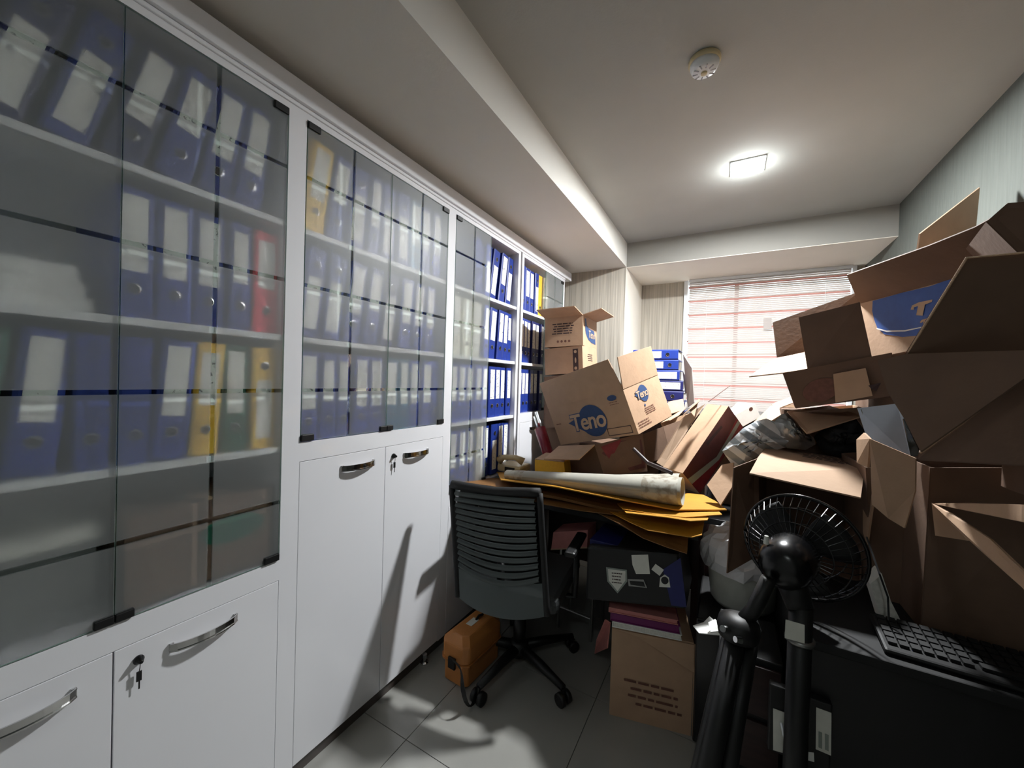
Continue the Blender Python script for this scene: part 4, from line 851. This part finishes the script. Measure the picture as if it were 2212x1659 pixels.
# ------------------------------------------------------------------ standing fan
fxy = P(1728, 1365, y=1.215)
fn = root('pedestal_fan', 'black pedestal fan seen from behind, standing before the black desk', 'fan', (fxy.x, 1.215, 0))
ax = Vector((.34, .93, .04)).normalized(); mo = P(1702, 1212, y=1.255)
Qx = ax.to_track_quat('Z', 'Y').to_matrix().to_4x4(); Tm = Matrix.Translation(mo) @ Qx
build('motor_housing', MB().lathe([(.012, -.078), (.036, -.073), (.054, -.056), (.062, -.026), (.064, .026), (.06, .055), (.046, .07)], Tm, 28), 'black_gloss', fn, smooth=True)
build('oscillation_knob', MB().tube([mo + Vector((-.052, -.03, .045)), mo + Vector((-.052, -.03, .066))], [.007, .005], 10), 'bin', fn, label='small white knob')
Tg = Matrix.Translation(mo + ax * .10) @ Qx
gr = build('rear_guard', MB().tube([Tg @ Vector((.145 * math.cos(math.tau * k / 48), .145 * math.sin(math.tau * k / 48), .03)) for k in range(49)], .005, 8), 'black_gloss', fn, smooth=True)
for k in range(44):
    a = math.tau * k / 44; c, sn = math.cos(a), math.sin(a)
    build('guard_wire', MB().tube([Tg @ Vector((.04 * c, .04 * sn, -.04)), Tg @ Vector((.085 * c, .085 * sn, -.037)), Tg @ Vector((.125 * c, .125 * sn, -.015)), Tg @ Vector((.145 * c, .145 * sn, .03))], .0013, 5), 'black_gloss', gr)
for rad, z in ((.085, -.037), (.12, -.018)):
    build('guard_ring', MB().tube([Tg @ Vector((rad * math.cos(math.tau * k / 36), rad * math.sin(math.tau * k / 36), z)) for k in range(37)], .0018, 5), 'black_gloss', gr)
for rad in (.05, .1, .14):
    build('front_ring', MB().tube([Tg @ Vector((rad * math.cos(math.tau * k / 36), rad * math.sin(math.tau * k / 36), .085 - rad * .2)) for k in range(37)], .0018, 5), 'black_gloss', fn)
for k in range(3):
    a = math.tau * k / 3 + .5; rows = []
    for i in range(6):
        rd = .02 + .11 * i / 5; wv = 1.7 - .1 * i
        rows.append([Tg @ Vector((rd * math.cos(a + wv * (j / 5 - .5)), rd * math.sin(a + wv * (j / 5 - .5)), .02 + .03 * (j / 5 - .5))) for j in range(6)])
    build('blade', MB().grid(rows), 'black', fn, smooth=True, solid=.002)
build('pivot', MB().tube([mo + Vector((0, -.01, -.03)), Vector((fxy.x, 1.215, mo.z - .10))], [.036, .03], 14), 'black', fn, smooth=True)
build('pole', MB().tube([Vector((fxy.x, 1.215, mo.z - .09)), Vector((fxy.x, 1.215, .03))], .026, 18), 'black', fn, smooth=True)
zc2 = P(1728, 1392, y=1.19).z
build('height_collar', MB().lathe([(.031, -.006), (.033, 0), (.031, .006)], Matrix.Translation((fxy.x, 1.215, zc2)), 20), 'steel', fn, smooth=True)
build('white_tag', MB().plate([P(1697, 1338, y=1.186), P(1738, 1350, y=1.186), P(1738, 1390, y=1.186), P(1695, 1378, y=1.186)], .0012), 'label', fn)
build('base', MB().lathe([(.15, 0), (.155, .006), (.13, .018), (.05, .03), (.03, .05)], Matrix.Translation((fxy.x, 1.215, 0)), 32), 'black', fn, smooth=True)
# folded survey tripod leaning beside it
nk0, nk1, nk2 = P(1655, 1262, y=1.17), P(1628, 1318, y=1.17), P(1595, 1355, y=1.16)
pb = P(1515, 1730, y=1.0); pbf = nk2 + (pb - nk2) * ((nk2.z - .01) / (nk2.z - pb.z))
tr_ = root('tripod', 'folded black survey tripod leaning between the brown carton and the fan', 'tripod', pbf)
build('centre_rod', MB().tube([nk0 + (nk0 - nk1) * .2, nk1, nk2], [.017, .018, .02], 14), 'black', tr_, smooth=True)
build('head', MB().lathe([(.02, -.03), (.046, -.022), (.05, 0), (.046, .02), (.02, .032)], Matrix.Translation(nk2), 22), 'black', tr_, smooth=True)
kn = build('clamp_knob', MB().tube([P(1561, 1358, y=1.10), P(1572, 1360, y=1.12)], [.008, .009], 12), 'chrome', tr_)
build('clamp_knob', MB().tube([P(1588, 1381, y=1.09), P(1600, 1383, y=1.10)], [.007, .008], 12), 'chrome', tr_)
dd = (pbf - nk2).normalized()
for off, r0, r1 in (((0, 0, 0), .024, .027), ((.045, .03, 0), .02, .024), ((-.012, .045, 0), .02, .024)):
    o_2 = Vector(off); lg = build('leg', MB().tube([nk2 + o_2 * .7, nk2.lerp(pbf, .55) + o_2], [r0, r0], 14), 'black', tr_, smooth=True)
    build('lower_leg', MB().tube([nk2.lerp(pbf, .5) + o_2, pbf + o_2 + Vector((0, 0, .03))], r1, 14), 'black_gloss', lg, smooth=True)
    build('foot', MB().tube([pbf + o_2 + Vector((0, 0, .035)), pbf + o_2 * 1.02], [.014, .004], 10), 'steel', lg)

# ------------------------------------------------------------------ open carton behind the fan
zc_ = P(1637, 990, y=1.72); zr = P(1868, 1006, y=1.72)
zb = .752
r = root('cardboard_box', 'open carton facing the fan with small print on its pale top', 'box', (zc_.x + .13, 1.9, zb))
q0 = Vector((zc_.x + .02, 1.72, zb)); W = zr.x - zc_.x
TL_, TR_ = zc_, Vector((zr.x, 1.72, zc_.z - .0))
dv = Vector((.03, .3, .0))
BLq, BRq = Vector((TL_.x, 1.72, zb)), Vector((TR_.x, 1.72, zb))
tb0, tb1 = P(1657, 964, y=2.0), P(1868, 1000, y=2.0)
build('top_panel', MB().plate([TL_, TR_, tb1, tb0], .005), 'card_pale', r)
build('side_panel', MB().plate([TL_, tb0, Vector((tb0.x, tb0.y, zb)), BLq], .005), 'card_dark', r)
build('side_panel', MB().plate([TR_, tb1, Vector((tb1.x, tb1.y, zb)), BRq], .005), 'card_dark', r)
build('bottom_panel', MB().plate([BLq, BRq, Vector((tb1.x, tb1.y, zb)), Vector((tb0.x, tb0.y, zb))], .005), 'card_dark', r)
build('back_panel', MB().plate([tb0, tb1, Vector((tb1.x, tb1.y, zb)), Vector((tb0.x, tb0.y, zb))], .005), 'card_dark', r)
build('flap', MB().plate([TL_, TR_, P(1859, 1076, y=1.55), P(1619, 1023, y=1.55)], .005), 'card_pale', r)
build('flap', MB().plate([TL_, P(1585, 1010, y=1.62), P(1570, 1238, y=1.58), P(1640, 1198, y=1.66)], .005), 'card_dark', r)
build('flap', MB().plate([P(1866, 1035, y=1.7), P(1889, 1072, y=1.6), P(1874, 1176, y=1.6), P(1866, 1150, y=1.66)], .005), 'card', r)
uxx = (tb1 - tb0).normalized(); uyy = (tb0 - TL_).normalized()
nJ = (tb0 - TL_).cross(TR_ - TL_).normalized(); nJ = nJ if nJ.z > 0 else -nJ
tj = PP(1768, 982, TL_ + nJ * .004, nJ)
build('printed_text', dashes_mb(tj, uxx, uyy, .15, 5, .026, .012, 41, .001, .006), 'ink_dark', r)

# ------------------------------------------------------------------ bags and bits in the middle of the pile
def blob(name, label, cat, outline, yc, bulge, m, seed, noise=.012, back=.12):
    rr = random.Random(seed); pts = [P(*p[:2], y=(p[2] if len(p) > 2 else yc)) for p in outline]; n = len(pts); c = sum(pts, Vector()) / n
    rows = []
    for ring in range(7):
        q = ring / 6; row_ = []
        for k in range(n * 3):
            a = pts[k // 3].lerp(pts[(k // 3 + 1) % n], (k % 3) / 3); p = a.lerp(c, q) + Vector((0, -1, .25)) * bulge * math.sin(math.pi / 2 * q)
            if ring: p += Vector((rr.uniform(-1, 1), rr.uniform(-1, 1), rr.uniform(-1, 1))) * noise
            row_.append(p)
        row_.append(row_[0]); rows.append(row_)
    mb = MB(); mb.grid(rows); bk = [r_[:] for r_ in rows]; bk2 = [[a + Vector((0, back * min(1, i / 2), -.02 * i)) for a in r_] for i, r_ in enumerate(bk)]
    bk2[0] = rows[0]; mb.grid([list(reversed(x)) for x in [rows[0], [rows[0][j].lerp(c, .25) + Vector((0, back, 0)) for j in range(len(rows[0]))], [c + Vector((0, back, 0))] * len(rows[0])]])
    o = build(name, mb, m, origin=c, smooth=True); tag(o, label, cat); return o
blob('plastic_bag', 'crumpled grey and white striped plastic bag in the middle of the pile', 'bag', [(1560, 974), (1575, 955), (1605, 925), (1632, 910), (1655, 904), (1685, 915), (1720, 945), (1735, 962), (1690, 968), (1640, 984), (1600, 1003), (1586, 1011)], 1.95, .05, 'bagstripe', 3, .009)
blob('plastic_bag', 'glossy grey brown plastic film right of the striped bag', 'bag', [(1672, 912), (1688, 895), (1702, 892), (1718, 915), (1735, 940), (1758, 945), (1762, 960), (1740, 972), (1700, 968)], 1.93, .03, 'steel', 5, .007)
blob('black_bag', 'black bag lying behind the printed carton', 'bag', [(1758, 945), (1790, 918), (1850, 905), (1868, 930), (1860, 985), (1820, 988), (1775, 975)], 1.98, .04, 'black_soft', 6, .01)
wl = [P(1565, 895, y=2.75), P(1577, 902, y=2.6), P(1631, 872, y=2.62), P(1594, 868, y=2.8)]
r = root('small_carton', 'small whitish carton under the blind, right of the narrow carton', 'box', wl[1] - Vector((0, 0, .06)))
mb = MB(); mb.prism(wl, Vector((.03, .0, -.075))); build('body', mb, 'paper', r, bevel=.002)
build('side_print', ellipse_mb(P(1622, 884, y=2.57), (1, .1, .3), (0, 0, 1), .01, .012, .002, 12), 'ink_brown', r)
r = qbox('cardboard_box', 'tan open carton between the striped bag and the window', [P(1590, 950, y=2.15), P(1668, 875, y=2.3), P(1700, 935, y=2.3), P(1600, 1000, y=2.15)], (.12, .22, .0), 'card',
         [([P(1590, 950, y=2.15), P(1668, 875, y=2.3), P(1700, 889, y=2.2), P(1650, 920, y=2.1), P(1605, 962, y=2.08)], 'card_pale'), ([P(1666, 874, y=2.3), P(1712, 856, y=2.35), P(1715, 870, y=2.3), P(1678, 884, y=2.25)], 'card_pale')])
qbox('cardboard_box', 'brown carton with spread flaps below the stamped carton', [P(1700, 890, y=2.05), P(1860, 880, y=2.05), P(1862, 935, y=2.05), P(1745, 960, y=2.05)], (.03, .25, .0), 'card',
     [([P(1700, 889, y=2.04), P(1791, 877, y=2.2), P(1862, 900, y=1.95), P(1743, 937, y=1.85)], 'card')])
pp = build('tan_paper_bag', MB().plate([P(1528, 1048, y=1.9), P(1560, 1005, y=1.95), P(1585, 1000, y=1.92), P(1584, 1050, y=1.85), P(1557, 1092, y=1.8)], .006), 'card')
tag(pp, 'tan cardboard offcut hanging beside the yellow folders', 'offcut')
tag(build('wooden_stick', MB().tube([P(1369, 970, y=1.95), P(1400, 1000, y=1.88), P(1452, 1022, y=1.82)], .009, 8), 'dark_wood'), 'dark wooden stick lying before the narrow leaning carton', 'stick')
tag(build('thin_rod', MB().tube([P(1577, 833, y=2.3), P(1530, 868, y=2.2)], .0022, 6), 'ink_brown'), 'thin rod sticking up behind the narrow leaning carton', 'rod')
tag(build('clear_film', MB().plate([P(1470, 902, y=2.1), P(1510, 868, y=2.16), P(1512, 862, y=2.2), P(1488, 885, y=2.15)], .002).plate([P(1488, 885, y=2.15), P(1510, 861, y=2.2), P(1500, 900, y=2.1)], .002).plate([P(1418, 999, y=1.99), P(1433, 1008, y=1.98), P(1524, 872, y=2.2), P(1475, 902, y=2.12)], .003), 'card_pale'), 'pale crumpled wrapping along the left edge of the narrow carton', 'wrapping')

# ------------------------------------------------------------------ the right hand pile
G = 'cartons piled on the computer desk'
# stamped carton with three raised flaps
yk = 1.9
kTL, kTR, kBR, kBL = P(1692, 806, y=yk), P(1925, 762, y=yk - .1), P(1922, 855, y=yk - .1), P(1719, 881, y=yk)
r = qbox('cardboard_box', 'brown carton with raised flaps and an oval stamp, in front of the blind', [kTL, kTR, kBR, kBL], (.06, .34, 0), 'card_dark',
  [[P(1745, 799, y=1.89), P(1884, 775, y=1.82), P(1857, 653, y=1.86), P(1726, 686, y=1.95)], [P(1678, 772, y=2.26), P(1870, 740, y=2.26), P(1857, 630, y=2.3), P(1669, 697, y=2.3)],
   ([kTL, P(1618, 814, y=1.98), P(1672, 776, y=2.2), P(1769, 755, y=2.24), P(1780, 770, y=2.0), P(1746, 798, y=1.9)], 'card_pale')], group=G)  # left flap in paler card than its carton, standing for lamplight from above
fu = (kTR - kTL).normalized(); fw = (kTL - kBL).normalized()
build('oval_stamp', ellipse_mb(P(1773, 843, y=1.868), fu, Vector((0, 0, 1)), .055, .045, .008, 24), 'ink_brown', r)
build('dark_mark', MB().plate([P(1876, 833, y=1.79), P(1903, 827, y=1.78), P(1893, 845, y=1.78), P(1883, 840, y=1.78)], .003), 'ink_dark', r)
build('tape_label', MB().plate([P(1800, 808, y=1.845), P(1870, 795, y=1.81), P(1885, 855, y=1.80), P(1805, 870, y=1.84)], .0025), 'card', r)
# carton with the big blue print
ph_ = math.radians(22); p0 = P(1880, 775, y=1.98); nn = Vector((-math.cos(ph_), -math.sin(ph_), 0)); hu = Vector((math.sin(ph_), -math.cos(ph_), 0))
t0 = PP(1857, 656, p0, nn); b0_ = PP(1880, 775, p0, nn); b1_ = PP(2030, 745, p0, nn); t1_ = PP(2100, 592, p0, nn)
dvx = -nn * .3
fpn = (t1_ - t0).cross(P(1830, 593, y=1.88) - t0).normalized()
dvx = Vector((min(dvx.x, .9 - b1_.x), dvx.y, 0))
r = qbox('cardboard_box', 'carton with a large blue panel and cream T lettering high in the pile', [t0, t1_, b1_, b0_], dvx, 'card_pale',
         [([t0, t1_] + [PP(a_, b_2, t0, fpn) for a_, b_2 in ((2230, 443), (2142, 470), (2106, 490), (2004, 531), (1830, 593))], 'card_dark')], group=G)
def tf(px, py, l=.004): return PP(px, py, p0 + nn * l, nn)
pts = [(1884, 672), (1885, 650), (1950, 632), (2010, 618), (2060, 600), (2030, 720), (1990, 724), (1950, 728), (1910, 722), (1895, 708), (1888, 690)]
build('blue_panel', MB().add([tf(*p) for p in pts], [tuple(range(len(pts)))]), 'ink_blue2', r)
build('white_line', MB().add([tf(x, y, .006) for x, y in ((1893, 708), (1915, 714), (1955, 713), (2000, 704), (2000, 706), (1955, 716), (1915, 717), (1894, 711))], [tuple(range(8))]), 'paper', r)
tlt = [(1967, 669), (1970, 660), (1985, 653), (2014, 647), (2013, 652), (1998, 658), (1993, 682), (1979, 681), (1983, 661), (1974, 664), (1974, 669)]
build('lettering', MB().add([tf(x, y, .006) for x, y in tlt], [tuple(range(len(tlt)))]), 'ink_card', r)
lt2 = [(2014, 672), (2018, 662), (2028, 656), (2030, 662), (2022, 668), (2026, 674), (2020, 682), (2013, 680)]
build('lettering', MB().add([tf(x, y, .006) for x, y in lt2], [tuple(range(len(lt2)))]), 'ink_card', r)
lt3 = [(1987, 696), (1991, 691), (2004, 687), (2006, 690), (1998, 692), (1998, 701), (1994, 702), (1995, 694), (1989, 698)]
build('lettering', MB().add([tf(x, y, .006) for x, y in lt3], [tuple(range(len(lt3)))]), 'ink_card', r)
# near carton panels, their shade put into the darkened card colour
k4p = P(1955, 768, y=1.125); k4n = (P(2300, 757, y=.985) - k4p).cross(P(1990, 978, y=1.04) - k4p).normalized()
r = qbox('cardboard_box', 'large dark carton nearest the camera at the upper right, flap hanging', [P(2088, 557, y=1.0), P(2300, 538, y=1.0), P(2300, 760, y=1.12), P(1955, 770, y=1.13)], (.12, .30, 0), 'card_dark',
   [[PP(a_, b_2, k4p, k4n) for a_, b_2 in ((1962, 765), (2300, 755), (2290, 765), (1990, 976), (1954, 904), (1919, 848), (1897, 780))]], group=G)
build('flap_edge', MB().tube([P(1962, 760, y=1.122), P(2088, 557, y=.994), P(2300, 538, y=.994)], .0022, 5), 'card_edge', r)
r = qbox('cardboard_box', 'dark open carton with a top flap slanting up, at the top right corner', [P(2133, 478, y=1.3), P(2175, 441, y=1.3), P(2300, 432, y=1.25), P(2300, 640, y=1.25)], (.05, .22, 0), 'card_dark', group=G)
r = qbox('cardboard_box', 'dark carton with a triangular lid under the hanging flap', [P(1988, 978, y=1.2), P(2310, 745, y=1.05), P(2310, 1010, y=1.05), P(1984, 992, y=1.2)], (.1, .3, 0), 'card_dark', group=G)
build('lid_edge', MB().tube([P(1988, 978, y=1.19), P(2310, 745, y=1.04)], .0025, 5), 'card_edge', r)
# lowest carton on the desk at right
e_ = P(2004, 1300, y=1.46); 
r = qbox('cardboard_box', 'brown carton on the computer desk with two narrow flaps sticking out', [P(2012, 1010, y=1.46), P(2330, 1010, y=1.4), Vector((.9, 1.4, .752)), Vector((P(1990, 1380, y=1.46).x, 1.46, .752))], (0, .34, 0), 'card_dark',
   [([P(2015, 1088, y=1.44), P(2100, 1087, y=1.25), P(2212, 1091, y=1.0), P(2330, 1096, y=.9), P(2330, 1152, y=.9), P(2212, 1128, y=1.0), P(2100, 1106, y=1.22)], 'card'),
    ([P(2015, 1088, y=1.42), P(2060, 1110, y=1.32), P(2142, 1165, y=1.14), P(2212, 1232, y=1.0), P(2260, 1290, y=.95), P(2255, 1318, y=.95), P(2212, 1270, y=1.0), P(2130, 1198, y=1.14), P(2060, 1135, y=1.3)], 'card'),
    ([P(2014, 1086, y=1.43), P(2022, 1157, y=1.41), P(2092, 1168, y=1.36), P(2050, 1118, y=1.39)], 'card')], group=G)
r = qbox('cardboard_box', 'dark narrow carton left of the brown one on the computer desk', [P(1872, 1010, y=1.62), P(1990, 1005, y=1.6), Vector((P(1985, 1380, y=1.6).x, 1.6, .752)), Vector((P(1885, 1380, y=1.62).x, 1.62, .752))], (0, .3, 0), 'card_dark',
   [([P(1880, 948, y=1.42), P(1979, 990, y=1.36), P(1978, 1060, y=1.35), P(1955, 1141, y=1.34), P(1920, 1120, y=1.37), P(1885, 1090, y=1.41)], 'card'), ([P(1853, 1000, y=1.5), P(1852, 950, y=1.52), P(1868, 935, y=1.5), P(1881, 948, y=1.42), P(1876, 1010, y=1.46)], 'card')], group=G)
ps = build('notepad_stack', MB().prism([P(1905, 1240, y=1.45), P(1925, 1300, y=1.45), P(1948, 1345, y=1.45), P(1905, 1345, y=1.45), P(1880, 1262, y=1.45)], Vector((0, .06, 0))), 'paper_block')
tag(ps, 'strip of piled white papers behind the fan guard', 'papers')
tag(build('power_cable', MB().tube([P(1872, 1160, y=1.5), P(1900, 1240, y=1.42), P(1918, 1290, y=1.4), P(1920, 1340, y=1.38)], .0025, 6), 'black'), 'thin black cord hanging behind the fan guard', 'cord')
wf = root('pale_folder', 'pale blue plastic folder sticking up beside the tan carton flap', 'folder', P(1920, 960, y=1.62))
build('cover', MB().plate([P(1852, 882, y=1.60), P(1938, 872, y=1.58), P(1955, 905, y=1.56), P(1968, 990, y=1.54), P(1885, 985, y=1.58)], .004), 'pale_blue', wf)
build('cover_edge', MB().tube([P(1860, 884, y=1.594), P(1874, 925, y=1.588), P(1890, 955, y=1.58)], .0012, 5), 'ink_grey', wf)
tag(build('dark_film', MB().plate([P(1950, 905, y=1.45), P(1990, 895, y=1.5), P(2060, 915, y=1.5), P(1990, 985, y=1.4), P(1968, 985, y=1.42)], .003), 'darkglass'), 'dark translucent film folded beside the pale blue folder', 'film')
# carton leaning on the right wall, behind
r = qbox('cardboard_box', 'pale carton by the right wall with one flap standing up', [Vector((.60, 2.02, 1.80)), Vector((.90, 2.02, 1.80)), Vector((.90, 2.02, 1.45)), Vector((.60, 2.02, 1.45))], (0, .35, 0), 'card_pale',
         [[P(1978, 560, y=2.0), P(1986, 505, y=2.0), P(2115, 405, x=.84), P(2106, 500, x=.84), P(2095, 560, x=.86)]], group=G)
plain('brown carton by the window beneath the small whitish carton', -.05, .18, 2.4, 2.72, .76, P(1577, 902, y=2.6).z - .078)
# supports under the upper cartons
plain('dark carton carrying the pale carton by the right wall', .52, .91, 2.02, 2.34, 1.10, 1.445)
plain('dark carton under the blue printed carton', .50, .91, 1.62, 2.0, 1.10, 1.47)
plain('low carton on the far part of the computer desk', .5, .91, 1.76, 2.33, .752, 1.095)
plain('brown carton deep in the pile beneath the stamped carton', .22, .49, 2.06, 2.34, .752, 1.30)
plain('dark carton standing behind the near hanging flap', .58, .91, 1.14, 1.38, 1.18, 1.44)
